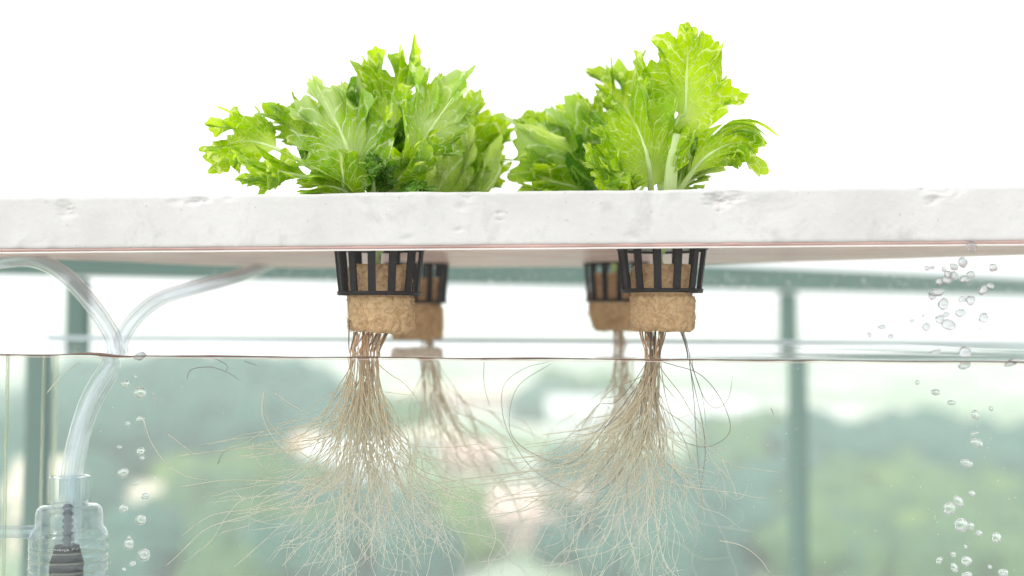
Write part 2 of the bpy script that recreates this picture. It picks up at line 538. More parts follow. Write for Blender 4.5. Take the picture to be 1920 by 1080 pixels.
# far houses, blurred
M['win'] = simple('dark window glass', (0.10, 0.13, 0.15), 0.2, 0.2, 1)
WALLC = {'white': (0.80, 0.80, 0.79), 'cream': (0.78, 0.70, 0.56), 'orange': (0.68, 0.50, 0.36), 'salmon': (0.72, 0.54, 0.47), 'pink': (0.76, 0.55, 0.50), 'grey': (0.45, 0.52, 0.55)}
for kk, vv in WALLC.items():
    M['w_' + kk] = simple(kk + ' wall', vv, 0.8, 0.06, 0.3)
    M['r_' + kk] = simple(kk + ' roof', [x * 0.96 for x in vv], 0.8, 0.08, 0.8)
HOUSES = [  # px, top row, bottom row, width px, wall, roof, label
    (420, 812, 872, 74, 'white', 'white', 'small white house glowing alone in the green hillside left of the roots'),
    (545, 815, 890, 96, 'orange', 'orange', 'orange walled house behind the left fringe of the roots'),
    (290, 915, 985, 120, 'cream', 'cream', 'wide cream house on the lower hillside right of the bubble column'),
    (372, 975, 1025, 84, 'salmon', 'cream', 'low cream roofed house with pinkish walls below the wide cream house'),
    (660, 830, 925, 170, 'white', 'white', 'broad white house directly behind the lower part of the front left roots'),
    (800, 800, 845, 120, 'white', 'cream', 'white house right of the front left root bundle, under the pink row'),
    (880, 830, 890, 96, 'pink', 'pink', 'small pink house between the two front root bundles'),
    (900, 720, 765, 330, 'pink', 'cream', 'long low pink row of houses just below the water line in the middle'),
    (1220, 745, 815, 380, 'white', 'white', 'very wide pale building behind the right root bundles'),
    (1010, 925, 1020, 175, 'salmon', 'salmon', 'large salmon house low in the middle between the root bundles'),
    (1430, 945, 1000, 124, 'white', 'white', 'white house just left of the right railing post'),
    (1440, 815, 850, 90, 'grey', 'white', 'pale grey house high beside the right railing post'),
    (1630, 955, 1015, 76, 'white', 'white', 'white house right of the right railing post in the yellow green wood'),
    (1570, 1000, 1050, 52, 'cream', 'cream', 'small cream house between the right post and the white house'),
    (52, 870, 1050, 96, 'cream', 'cream', 'tall cream house behind the left end of the tank'),
]
for (px, yt, yb, wpx, wc, rc, lab) in HOUSES:
    q = ground_hit(px, yb)
    d = q[1]
    W = wpx / F * d
    H = (yb - yt) / F * d
    root = empty('house', (q[0], q[1] + 3, q[2] - 0.4), lab, 'house')
    dep = max(4.0, min(W, 9.0)) / 2
    c0 = np.array(root.location)
    hw = H * 0.66
    MB().box(c0 + [0, 0, hw / 2], (W / 2, dep, hw / 2)).build('wall', M['w_' + wc], root, smooth=False)
    ov = 0.35
    rv = [c0 + [sx * (W / 2 + ov), sy * (dep + ov), hw + 0.01] for sx in (-1, 1) for sy in (-1, 1)]
    rv += [c0 + [sx * (W / 2 + ov), 0, H + 0.4] for sx in (-1, 1)]
    MB().add(rv, [(0, 2, 3, 1), (0, 4, 5, 2), (1, 3, 5, 4), (0, 1, 4), (2, 5, 3)]).build('roof', M['r_' + rc], root, smooth=False)
    nwin = max(2, int(W / 3.2))
    for i in range(nwin):
        x = (-0.5 + (i + 0.5) / nwin) * W
        MB().box(c0 + [x, -dep - 0.02, hw * 0.55], (0.45, 0.04, min(0.6, hw * 0.22))).build('window', M['win'], root, smooth=False)

# balcony floor, the stand under the tank, the railing
RL, RR = P(143, 600, 1.07), P(1476, 600, 1.75)
rd = (RR - RL)[:2]; rd /= np.linalg.norm(rd)
ra = math.atan2(rd[1], rd[0])
A0, A1 = RL[:2] - rd * 0.9, RR[:2] + rd * 1.3
nrm2 = np.array([rd[1], -rd[0]])
fl = [(A0[0], A0[1], -1.0), (A1[0], A1[1], -1.0), (A1[0], -1.6, -1.0), (A0[0], -1.6, -1.0)]
tag(MB().add(fl + [(x, y, -1.15) for x, y, z in fl], [(0, 1, 2, 3), (7, 6, 5, 4), (0, 4, 5, 1), (1, 5, 6, 2), (2, 6, 7, 3), (3, 7, 4, 0)]).build('balcony_floor', M['floor'], smooth=False), kind='structure')
rail = empty('railing', (float((RL[0] + RR[0]) / 2), float((RL[1] + RR[1]) / 2), -1.0), 'green metal balcony railing with a broad top rail and upright posts behind the tank', 'railing')
zb_l, zb_r = P(131, 512, 1.07)[2], P(1476, 537, 1.75)[2]
zb = (zb_l + zb_r) / 2 - 0.007
mc = (A0 + A1) / 2
MB().box([mc[0], mc[1], zb + 0.024], (np.linalg.norm(A1 - A0) / 2, 0.018, 0.024), ra).build('top_rail', M['post'], rail, smooth=False, bevel=0.003)
for pxp, Yp, hw in ((143, 1.07, 0.0115), (1476, 1.75, 0.0125)):
    q = P(pxp, 600, Yp)
    po = MB().box([q[0], q[1], (zb - 1.0) / 2 - 0.001], (hw, hw, (zb + 1.0) / 2 - 0.001), ra).build('post', M['post'], rail, smooth=False, bevel=0.003)
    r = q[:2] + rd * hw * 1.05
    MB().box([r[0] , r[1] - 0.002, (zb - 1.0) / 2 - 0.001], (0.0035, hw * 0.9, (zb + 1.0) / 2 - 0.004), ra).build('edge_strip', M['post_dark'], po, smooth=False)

# ------------------------------------------------------------------ tank and water
XL, XR, YB, ZB = -0.40, 0.43, 0.72, -0.245
tank = empty('glass_tank', (0, front_y(0), ZB - 0.006), 'long clear glass water tank half filled, carrying the white foam board', 'tank')
tb = MB().box([0.04, 0.6, ZB - 0.031], (0.50, 0.28, 0.018)).build('tabletop', M['floor'], smooth=False, bevel=0.004)  # unseen top added below the tank, also bounces light up to the roots
tag(tb, kind='structure')
def rear_y(x, off=0.0):
    return YB + off - x * math.tan(YAW)
def pane_front(mb, off, th, x0, x1, z0, z1):
    mb.add([(x, front_y(x, o), z) for x in (x0, x1) for o in (off, off + th) for z in (z0, z1)],
           [(0, 1, 3, 2), (4, 6, 7, 5), (0, 4, 5, 1), (2, 3, 7, 6), (0, 2, 6, 4), (1, 5, 7, 3)])
def sheet(a, b, z0, z1):
    return MB().add([(*a, z0), (*b, z0), (*b, z1), (*a, z1)], [(0, 1, 2, 3)])
ztp = Z_BOARD - 0.0022
fa, fb = (XL, front_y(XL)), (XR, front_y(XR))
sheet(fa, fb, ZB, ztp).build('front_pane', M['pane'], tank, smooth=False)
sheet((XL, rear_y(XL, .004)), (XR, rear_y(XR, .004)), ZB, ztp - 0.0).build('rear_pane', M['pane'], tank, smooth=False)
sheet((XL - 0.002, fa[1] + 0.001), (XL - 0.002, rear_y(XL, .003)), ZB, ztp).build('side_pane', M['pane'], tank, smooth=False)
sheet((XR + 0.002, fb[1] + 0.001), (XR + 0.002, rear_y(XR, .003)), ZB, ztp).build('side_pane', M['pane'], tank, smooth=False)
m_ = MB(); m_.add([(XL, fa[1], ZB - 0.003), (XR, fb[1], ZB - 0.003), (XR, rear_y(XR), ZB - 0.003), (XL, rear_y(XL), ZB - 0.003)], [(0, 1, 2, 3)])
m_.build('bottom_pane', M['pane'], tank, smooth=False)
# water body: closed block, all walls just inside the glass
WXL, WXR, WYB = XL + 0.003, XR - 0.003, YB
g0 = 0.0015
nxw, nyw = 140, 40
Vw, fw = [], []
rr = random.Random(3)
for j in range(nyw + 1):
    for i in range(nxw + 1):
        x = WXL + (WXR - WXL) * i / nxw
        ya = front_y(x, g0)
        y = ya + (rear_y(x) - ya) * j / nyw
        z = Z_WATER + 0.00008 * mnoise.noise(Vector((x * 14, y * 22, 0)))
        Vw.append((x, y, z))
nt = len(Vw)
for j in range(nyw):
    for i in range(nxw):
        a = j * (nxw + 1) + i
        fw.append((a, a + 1, a + nxw + 2, a + nxw + 1))
edge = [i for i in range(nxw + 1)] + [j * (nxw + 1) + nxw for j in range(1, nyw + 1)] + [nyw * (nxw + 1) + i for i in range(nxw - 1, -1, -1)] + [j * (nxw + 1) for j in range(nyw - 1, 0, -1)]
eb = []
for e in edge:
    x, y, z = Vw[e]; eb.append(len(Vw)); Vw.append((x, y, ZB + 0.001))
for i in range(len(edge)):
    k2 = (i + 1) % len(edge)
    fw.append((edge[i], eb[i], eb[k2], edge[k2]))
fw.append(tuple(reversed(eb)))
wo_ = MB().add(Vw, fw).build('water', M['water'], smooth=False)
for p in wo_.data.polygons:
    if p.index < nxw * nyw: p.use_smooth = False
tag(wo_, 'clear still water filling the lower half of the glass tank', 'water', kind='structure')

# the dark edge the water draws along the front glass, and the lips of the tank rim
def strip_along(x0, x1, zf, rad, off, n=160, seg=8, sq=1.0):
    pts = []
    for i in range(n):
        x = x0 + (x1 - x0) * i / (n - 1)
        pts.append((x, front_y(x, off), zf(x)))
    return np.array(pts)
def rfun(x, a, b): return a * (1 + b * mnoise.noise(Vector((x * 30, 1.3, 0))) + b * 0.5 * mnoise.noise(Vector((x * 120, 5, 0))))
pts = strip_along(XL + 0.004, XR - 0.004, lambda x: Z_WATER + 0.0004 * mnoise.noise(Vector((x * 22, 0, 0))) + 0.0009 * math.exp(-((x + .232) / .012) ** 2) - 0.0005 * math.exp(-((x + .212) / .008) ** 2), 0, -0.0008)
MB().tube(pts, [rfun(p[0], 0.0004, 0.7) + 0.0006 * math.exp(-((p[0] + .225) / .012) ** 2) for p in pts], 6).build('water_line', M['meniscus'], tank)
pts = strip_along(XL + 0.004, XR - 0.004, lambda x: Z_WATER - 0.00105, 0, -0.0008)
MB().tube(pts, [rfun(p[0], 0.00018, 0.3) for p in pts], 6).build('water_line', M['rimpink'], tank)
pts = strip_along(XL, XR, lambda x: Z_WATER + 0.0008, 0, YB - D0 - 0.0005)
pts[:, 1] = [rear_y(p[0], .003) for p in pts]
MB().tube(pts, 0.0011, 6).build('water_line', M['w_grey'], tank)

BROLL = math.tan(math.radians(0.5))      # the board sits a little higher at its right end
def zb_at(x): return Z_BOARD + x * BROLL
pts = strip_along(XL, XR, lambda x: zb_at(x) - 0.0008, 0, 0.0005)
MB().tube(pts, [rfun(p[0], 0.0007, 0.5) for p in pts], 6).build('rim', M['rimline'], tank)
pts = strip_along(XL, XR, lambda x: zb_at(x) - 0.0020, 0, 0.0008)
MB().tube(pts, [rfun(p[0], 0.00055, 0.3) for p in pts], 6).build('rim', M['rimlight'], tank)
# upright seams and glass edges at the left end, seen through the water
for pxs, Ys, rad in ((14, 0.50, 0.0011), (81, 0.60, 0.0010), (104, 0.70, 0.0016)):
    q = PW(pxs, 800, Ys)
    MB().tube([(q[0], q[1], ZB + 0.004), (q[0], q[1], Z_WATER - 0.001)], rad, 8).build('seam', M['seam'], tank)

# ------------------------------------------------------------------ foam board
def build_board():
    x0, x1 = -0.44, 0.47
    plan_back = [(x1, front_y(x1) + 0.004), (0.36, 0.560), (0.235, 0.64), (0.15, 0.676), (0.08, 0.70), (-0.17, 0.705), (-0.23, 0.670), (-0.27, 0.61), (-0.32, 0.56), (x0, front_y(x0) + 0.01)]
    nx, nz = 560, 44
    pits = []
    def pit(px, py, r, dep):
        q = P(px, py, front_y(0)); pits.append((q[0] * 1.0, q[2], r, dep))
    for a in ((350, 372, .0035, .0016), (366, 371, .0022, .0012), (318, 369, .004, .0013), (375, 368, .003, .001), (100, 392, .005, .0012), (95, 378, .004, .0008), (1350, 374, .006, .0016), (1375, 370, .004, .0014), (1335, 380, .005, .0012),
              (1740, 352, .007, .0014), (1715, 357, .004, .0012), (1728, 381, .003, .0016), (1765, 352, .006, .001), (875, 366, .004, .0010), (935, 398, .0014, .0012), (936, 412, .0012, .0012), (868, 388, .003, .0008),
              (1905, 350, .005, .0012), (420, 365, .003, .0008), (1180, 445, .003, .0006), (760, 447, .003, .0008), (860, 430, .002, .0008)):
        pit(*a)
    V, f = [], []
    for j in range(nz + 1):
        for i in range(nx + 1):
            x = x0 + (x1 - x0) * i / nx
            v = j / nz
            zt = Z_TOP + x * BROLL * 1.0 + 0.0003 * mnoise.noise(Vector((x * 22, 0, 0))) + 0.0003 * mnoise.noise(Vector((x * 70, 3, 0))) + 0.0006 * max(0, mnoise.noise(Vector((x * 9, 8, 0))))
            zl = zb_at(x) + 0.0003 * mnoise.noise(Vector((x * 90, 9, 0)))
            z = zl + (zt - zl) * v
            y = front_y(x) - 0.0002 * mnoise.noise(Vector((x * 25, z * 25, 3))) - 0.00012 * mnoise.noise(Vector((x * 160, z * 160, 1)))
            for (cx, cz, r, dep) in pits:
                q = math.hypot((x - cx) * 0.8, z - cz) / (r * (1 + 0.5 * mnoise.noise(Vector((x * 500, z * 500, 2)))))
                if q < 1.3:
                    y += dep * (0.9 * max(0, 1 - q * q) + 0.7 * mnoise.noise(Vector((x * 900, z * 900, 5))) * max(0, 1.3 - q))
            e = min(v, 1 - v) * nz
            if e < 3: y += 0.0007 * (1 - e / 3) ** 2
            V.append((x, y, z))
    for j in range(nz):
        for i in range(nx):
            a = j * (nx + 1) + i
            f.append((a, a + 1, a + nx + 2, a + nx + 1))
    low = list(range(nx + 1)); up = [nz * (nx + 1) + i for i in range(nx + 1)]
    bl, bu = [], []
    for (x, y) in plan_back:
        bl.append(len(V)); V.append((x, y, zb_at(x)))
    for (x, y) in plan_back:
        bu.append(len(V)); V.append((x, y, Z_TOP + x * BROLL))
    nb = len(bl)
    for i in range(nb - 1): f.append((bl[i], bl[i + 1], bu[i + 1], bu[i]))
    rl = [j * (nx + 1) + nx for j in range(nz + 1)]
    f.append(tuple([bl[0], bu[0]] + rl[::-1]))
    ll = [j * (nx + 1) for j in range(nz + 1)]
    f.append(tuple([bu[-1], bl[-1]] + ll))
    f.append(tuple(low[::-1] + bl[::-1]) if False else tuple(low + bl))
    f.append(tuple(up + bu))
    return MB().add(V, f).build('foam_board', M['foam'], smooth=False)

POTS = {  # name: (px centre, Y, rim row, bottom row, r_top, r_bottom)
    'front left': (712, 0.500, 0.0255, 0.0227),
    'front right': (1241, 0.498, 0.0250, 0.0220),
    'rear left': (781, 0.655, 0.0243, 0.0222),
    'rear right': (1156, 0.655, 0.0243, 0.0222),
}
board = build_board()
board.data.materials.append(M['foam_reflect'])
cut = MB()
for nm, (px, Y, rt, rb) in POTS.items():
    q = P(px, 470, Y)
    r = rt + 0.0014
    seg = 40
    Vc = [(q[0] + r * math.cos(2 * PI * i / seg), q[1] + r * math.sin(2 * PI * i / seg), z) for z in (Z_BOARD - 0.02, Z_TOP + 0.02) for i in range(seg)]
    fc = [(i, (i + 1) % seg, seg + (i + 1) % seg, seg + i) for i in range(seg)] + [tuple(range(seg))[::-1], tuple(range(seg, 2 * seg))]
    cut.add(Vc, fc)
cutter = cut.build('cutter', M['foam'], smooth=False)
mod = board.modifiers.new('holes', 'BOOLEAN'); mod.object = cutter; mod.operation = 'DIFFERENCE'; mod.solver = 'EXACT'
dg = bpy.context.evaluated_depsgraph_get()
nm_ = bpy.data.meshes.new_from_object(board.evaluated_get(dg))
board.modifiers.clear(); board.data = nm_
bpy.data.objects.remove(cutter)
if len(nm_.materials) < 2: nm_.materials.append(M['foam_reflect'])
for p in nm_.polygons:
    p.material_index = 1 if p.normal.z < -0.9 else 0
    p.use_smooth = abs(p.normal.z) < 0.9 and p.normal.y < -0.5 and p.area < 1e-5
tag(board, 'long white foam board with dented front face floating across the top of the tank', 'foam board')

# ------------------------------------------------------------------ net pots and grow plugs
PLUG = {  # px centre, top row, bottom row, half width px, tilt
    'front left': (714, 497, 622, 62, 0.05),
    'front right': (1241, 497, 620, 60, 0.0),
    'rear left': (783, 522, 636, 48, 0.0),
    'rear right': (1152, 512, 620, 48, 0.0),
}
rnd = random.Random(5)
SITE = {}
for nm, (px, Y, rt, rb) in POTS.items():
    front = nm.startswith('front')
    ybot = {'front left': 553, 'front right': 548, 'rear left': 568, 'rear right': 565}[nm]
    c = P(px, 470, Y); c[2] = 0
    zt = Z_BOARD; zbot = P(px, ybot, Y)[2]
    side = 'left' if 'left' in nm else 'right'
    lab = {'front left': 'black slatted net pot hanging front left, nearest the air hoses',
           'front right': 'black slatted net pot hanging front right, nearest the bubbles at the right',
           'rear left': 'blurred black net pot half hidden behind the front left pot',
           'rear right': 'blurred black net pot half hidden behind the front right pot'}[nm]
    pot = empty('net_pot', (c[0], c[1], zbot), lab, 'net pot', 'net pots under the foam board')
    slope = (rt - rb) / (zt - zbot)
    ztop = Z_TOP - 0.004
    rtop = rb + slope * (ztop - zbot)
    MB().lathe(c, [(rb + .0011, zbot - .0004), (rb + .0015, zbot + .0019), (rb - .0012, zbot + .0019), (rb - .0016, zbot - .0004)], 40, True).build('bottom_ring', M['black'], pot)
    MB().lathe(c, [(rtop + .0008, ztop), (rtop + .0009, ztop + .002), (rtop - .0012, ztop + .002), (rtop - .0012, ztop)], 40, True).build('top_ring', M['black'], pot)
    MB().lathe(c, [(rt + .0002, zt - .0006), (rt + .0013, zt + .0006), (rt - .0012, zt + .0008), (rt - .0012, zt - .0006)], 40, True).build('middle_ring', M['black'], pot)
    nb = 13
    ph = {'front left': 0.09, 'front right': 0.33, 'rear left': 0.2, 'rear right': 0.1}[nm]
    for i in range(nb):
        a = 2 * PI * (i + 0.5) / nb + ph
        wdt = 0.0021
        V = []
        for z in (zbot + .001, ztop + .001):
            rz = rb + slope * (z - zbot)
            for (dr, dt) in ((0.0004, -wdt), (0.0004, wdt), (-0.0014, wdt), (-0.0014, -wdt)):
                V.append(c + [(rz + dr) * math.cos(a) - dt * math.sin(a), (rz + dr) * math.sin(a) + dt * math.cos(a), z])
        MB().add(V, [(0, 1, 5, 4), (1, 2, 6, 5), (2, 3, 7, 6), (3, 0, 4, 7), (3, 2, 1, 0), (4, 5, 6, 7)]).build('slat', M['black'], pot, smooth=False, bevel=0.0003)
    # plug
    ppx, yt_, yb_, hw, tilt = PLUG[nm]
    pc = P(ppx, 560, Y)
    z1, z0 = P(ppx, yt_, Y)[2], P(ppx, yb_, Y)[2]
    r = hw / F * Y
    seg, nz = 110, 60
    V, f = [], []
    so = Vector((Y * 50, ppx, 3))
    for j in range(nz + 1):
        v = j / nz
        z = z0 + (z1 - z0) * v
        for i in range(seg):
            a = 2 * PI * i / seg
            e = Vector((math.cos(a) * r, math.sin(a) * r, z))
            rr_ = r + 0.0009 * mnoise.noise(e * 160 + so) + 0.0007 * mnoise.noise(e * 480 + so) + 0.0004 * mnoise.noise(e * 1300 + so)
            if v > 0.52: rr_ -= 0.0012                       # squeezed inside the pot
            if v < 0.07: rr_ -= 0.0016 * (1 - v / 0.07) ** 1.5
            if v > 0.95: rr_ -= 0.0018 * ((v - 0.95) / 0.05) ** 1.5
            if nm == 'rear right' and v < 0.35: rr_ -= 0.004 * (0.35 - v) / 0.35 * (1 if math.cos(a) < 0 else 0.2)
            zz = z + 0.0010 * mnoise.noise(e * 120) * (1 if v < 0.1 or v > 0.9 else 0)
            lean = tilt * (0.5 - v) * r * 1.4
            V.append((pc[0] + rr_ * math.cos(a) + lean, c[1] + rr_ * math.sin(a), zz - (0.0012 * math.cos(a) if tilt else 0) * (1 - v)))
    for j in range(nz):
        for i in range(seg):
            k2 = (i + 1) % seg
            f.append((j * seg + i, j * seg + k2, (j + 1) * seg + k2, (j + 1) * seg + i))
    n0 = len(V)
    V.append((pc[0], c[1], z0 + .0005)); V.append((pc[0], c[1], z1 - .0003))
    f += [(n0, (i + 1) % seg, i) for i in range(seg)] + [(n0 + 1, nz * seg + i, nz * seg + (i + 1) % seg) for i in range(seg)]
    plug = MB().add(V, f).build('grow_plug', M['plug'])
    tag(plug, {'front left': 'brown fibrous grow plug, slightly tilted, in the front left net pot',
               'front right': 'brown fibrous grow plug standing straight in the front right net pot',
               'rear left': 'blurred brown grow plug behind the front left one, near the water line',
               'rear right': 'blurred orange brown grow plug with ragged left edge, behind the front right one'}[nm], 'grow plug', 'grow plugs in the net pots')
    fib = MB()
    for i in range(260 if front else 90):
        a = rnd.uniform(0, 2 * PI); v = rnd.uniform(0.0, 0.48) if rnd.random() < 0.8 else rnd.uniform(0.48, 1)
        L = rnd.uniform(0.002, 0.006); da = rnd.uniform(-1, 1) * L / r; dz = rnd.uniform(-1, 1) * L
        z = z0 + (z1 - z0) * v
        pop = rnd.uniform(0.0002, 0.0009) if rnd.random() < 0.93 else rnd.uniform(0.001, 0.003)
        pp = []
        for q in range(7):
            u = q / 6
            rr_ = r + (pop if v < 0.5 else 0.0002 - 0.0012) * math.sin(PI * u) - 0.0001
            aa = a + da * u + 0.06 * math.sin(u * 5 + i)
            zq = max(z0 + 0.0002, z + dz * u + 0.0006 * math.sin(u * 4 + i * 1.7))
            pp.append((pc[0] + rr_ * math.cos(aa) + tilt * (0.5 - v) * r * 1.4, c[1] + rr_ * math.sin(aa), zq))
        fib.tube(bez(pp, 9), 0.00009, 4)
    for i in range(26 if front else 8):                         # wisps standing off the lower edge
        a = rnd.uniform(0, 2 * PI); z = z0 + rnd.uniform(0.0, 0.35) * (z1 - z0)
        o_ = np.array([pc[0] + r * 0.97 * math.cos(a), c[1] + r * 0.97 * math.sin(a), z + .0004])
        d_ = np.array([math.cos(a), math.sin(a), rnd.uniform(-1.2, 0.3)]) * rnd.uniform(.001, .0035)
        fib.tube(bez([o_, o_ + d_ * .5 + [0, 0, .0004], o_ + d_ + [rnd.uniform(-1, 1) * .001, 0, -.0008]], 7), 0.00009, 4)
    fo = fib.build('fibres', M['fibre'], plug); fo['kind'] = 'stuff'
    SITE[nm] = dict(c=c, px=ppx, Y=Y, z0=z0, z1=z1, r=r)

# ------------------------------------------------------------------ lettuce leaves
def make_leaf(parent, axis, Ys, a0, thmax, wx, roll, seed, mat, A1=0.006, A2=0.0060, lob=0.17, tooth=0.17, deep_cut=0.95, nlob=None, rib=True, cup=0.0, NS=76, NTH=320):
    rg = random.Random(seed)
    pts = [P(x, y, Y) for (x, y), Y in zip(axis, Ys)]
    cv = bez(pts, 60)
    seg = np.linalg.norm(np.diff(cv, axis=0), axis=1)
    cum = np.concatenate([[0], np.cumsum(seg)])
    L = cum[-1]
    T = np.gradient(cv, axis=0); T /= np.linalg.norm(T, axis=1)[:, None]
    view = np.array([0, -1.0, 0])
    NN, SS = [], []
    for i in range(len(cv)):
        n = view - T[i] * view.dot(T[i])
        if np.linalg.norm(n) < 0.25: n = np.array([0, 0, 1.0]) - T[i] * T[i][2]
        n /= np.linalg.norm(n)
        s = np.cross(T[i], n)
        cr, sr = math.cos(roll), math.sin(roll)
        NN.append(n * cr + s * sr); SS.append(s * cr - n * sr)
    NN, SS = np.array(NN), np.array(SS)
    def at(a):
        a = np.asarray(a)
        ac = np.clip(a, 0, L)
        def ip(M_): return np.stack([np.interp(ac, cum, M_[:, i]) for i in range(3)], -1)
        p = ip(cv)
        ex = (a - ac)[..., None]
        t = ip(T)
        return p + t * ex, ip(SS), ip(NN)
    La = L * (1 - a0) * 0.93
    wx *= 0.97
    tm = math.radians(thmax)
    thn = np.linspace(-1, 1, NTH)
    th = thn * tm
    base = 0.42 + 0.58 * np.cos(thn * PI / 2) ** 0.75
    nl = nlob or rg.uniform(3.2, 4.6)
    p1, p2, p3, p4 = (rg.uniform(0, 6.28) for _ in range(4))
    lobe = lob * (np.abs(np.sin(thn * nl + p1)) ** 0.6 - 0.72) + lob * 0.6 * (np.abs(np.sin(thn * nl * 2.3 + p2)) ** 0.6 - 0.68)
    # irregular pointed teeth
    teeth = np.zeros(NTH)
    side_curl = np.zeros(NTH)
    for wlo, whi, hh, ex, cw in ((.07, .15, 1.25, .75, .55), (.016, .036, .42, 1.0, .5)):   # finger lobes, then small points on them
        x = -1.0
        while x < 1:
            wd = rg.uniform(wlo, whi); hgt = tooth * hh * rg.uniform(0.25, 1.4)
            pk = x + wd * rg.uniform(0.3, 0.7)
            up_ = np.clip((thn - x) / (pk - x), 0, 1); dn = np.clip((x + wd - thn) / (x + wd - pk), 0, 1)
            m = (thn >= x) & (thn < x + wd)
            tri = np.minimum(up_, dn) ** ex
            teeth[m] += hgt * tri[m]
            side_curl[m] += cw * rg.uniform(-1, 1) * tri[m]
            x += wd
    s = np.linspace(0.0, 1, NS) ** 0.85
    SG, TG = np.meshgrid(s, thn, indexing='ij')
    cl = np.zeros(NTH)
    xc = -0.9 + rg.uniform(0, .2)
    while xc < 0.95:                                  # deep narrow clefts between the lobes
        cl -= rg.uniform(.18, .48) * deep_cut * np.exp(-np.abs((thn - xc) / rg.uniform(.035, .075)) ** 1.3)
        xc += rg.uniform(.20, .42)
    R = SG * base[None, :] * np.clip(1 + cl, .3, 1)[None, :] ** (0.15 + 0.85 * SG) * (1 + lobe[None, :] * SG) + teeth[None, :] * SG ** 6
    # frills: fold counts rise towards the margin
    f1, f2, f3 = rg.uniform(5, 7.5), rg.uniform(17, 23), rg.uniform(42, 56)
    fold1 = np.sin(TG * f1 + p3 + 0.8 * np.sin(TG * 2.1 + p1))
    fold2 = np.sin(TG * f2 + p4 + 1.6 * np.sin(TG * 4.3 + p2))
    fold3 = np.sin(TG * f3 + p1 + 1.5 * np.sin(TG * 9.0 + p4))
    z = A1 * SG ** 1.6 * fold1 + A2 * SG ** 4 * fold2 + A2 * 0.85 * SG ** 6 * fold3 + A2 * 1.6 * side_curl[None, :] * SG ** 8
    z += cup * (SG * np.abs(TG)) ** 1.5
    # blistered surface between veins
    ang = TG * tm + 0.13 * SG ** 4 * np.sin(TG * f2 + p2) + 0.07 * SG ** 8 * np.sin(TG * f3 + p3)
    lat = R * np.sin(ang) * La * wx
    ax = a0 * L + R * np.cos(ang) * La + 0.25 * A2 * SG ** 6 * np.cos(TG * f2 * 1.3 + p1)
    bl = np.array([mnoise.noise(Vector((lat.flat[i] * 190, ax.flat[i] * 190, seed))) for i in range(lat.size)]).reshape(lat.shape)
    z += 0.0009 * bl * np.clip(SG * 3, 0, 1)
    p, sv_, nv = at(ax)
    X = p + sv_ * lat[..., None] + nv * z[..., None]
    Vv = X.reshape(-1, 3)
    zc = Z_TOP + Vv[:, 0] * BROLL + 0.0012                     # leaves lie on the board, never in it
    low = Vv[:, 2] < zc
    Vv[low, 2] = zc[low] + 0.02 * (Vv[low, 2] - zc[low])
    Vv[low, 1] = np.maximum(Vv[low, 1], D0 - Vv[low, 0] * math.tan(YAW) + .003)
    f = [(i * NTH + j, i * NTH + j + 1, (i + 1) * NTH + j + 1, (i + 1) * NTH + j) for i in range(NS - 1) for j in range(NTH - 1)]
    q, pr = np.zeros(3), parent
    while pr is not None:
        q += np.array(pr.location); pr = pr.parent
    me = bpy.data.meshes.new('leaf')
    me.from_pydata((Vv - q).tolist(), [], f)
    uvl = me.uv_layers.new(name='fan')
    idx = np.zeros(len(me.loops), dtype=np.int32); me.loops.foreach_get('vertex_index', idx)
    UV = np.stack([TG.reshape(-1), SG.reshape(-1)], -1)[idx]
    uvl.data.foreach_set('uv', UV.astype(np.float32).reshape(-1))
    me.polygons.foreach_set('use_smooth', [True] * len(me.polygons))
    me.materials.append(mat)
    o = bpy.data.objects.new('leaf', me)
    C.objects.link(o); o.parent = parent
    if rib:
        aa = np.linspace(0, L * (a0 + (1 - a0) * 0.72), 30)
        pp, _, nn = at(aa)
        # follow the middle of the blade
        mid_z = np.interp(aa, ax[:, NTH // 2], z[:, NTH // 2])
        rads = 0.0019 * (1 - aa / aa[-1]) ** 0.8 + 0.0002
        pm = pp + nn * (mid_z[:, None] - 0.0002)
        pm[:, 1] = np.maximum(pm[:, 1], .466)
        MB().tube(pm, rads, 8, squash=0.6).build('midrib', M['stem'], o)
    return o

plants = {}
PLAB = {'front left': ('front left lettuce with a big lime leaf in front and a tall curled one above', 'lettuce'),
        'rear left': ('rear left lettuce with dark frilly leaves and one reaching right', 'lettuce'),
        'front right': ('front right lettuce with the tallest upright veined leaf', 'lettuce'),
        'rear right': ('rear right lettuce with pale leaves reaching left between the clusters', 'lettuce')}
for nm, st in SITE.items():
    plants[nm] = empty('lettuce_plant', (st['c'][0], st['c'][1], st['z1']), *PLAB[nm], 'lettuce plants set in the foam board')
FL, RLp, FR, RRp = (plants[k] for k in ('front left', 'rear left', 'front right', 'rear right'))
R_ = math.radians
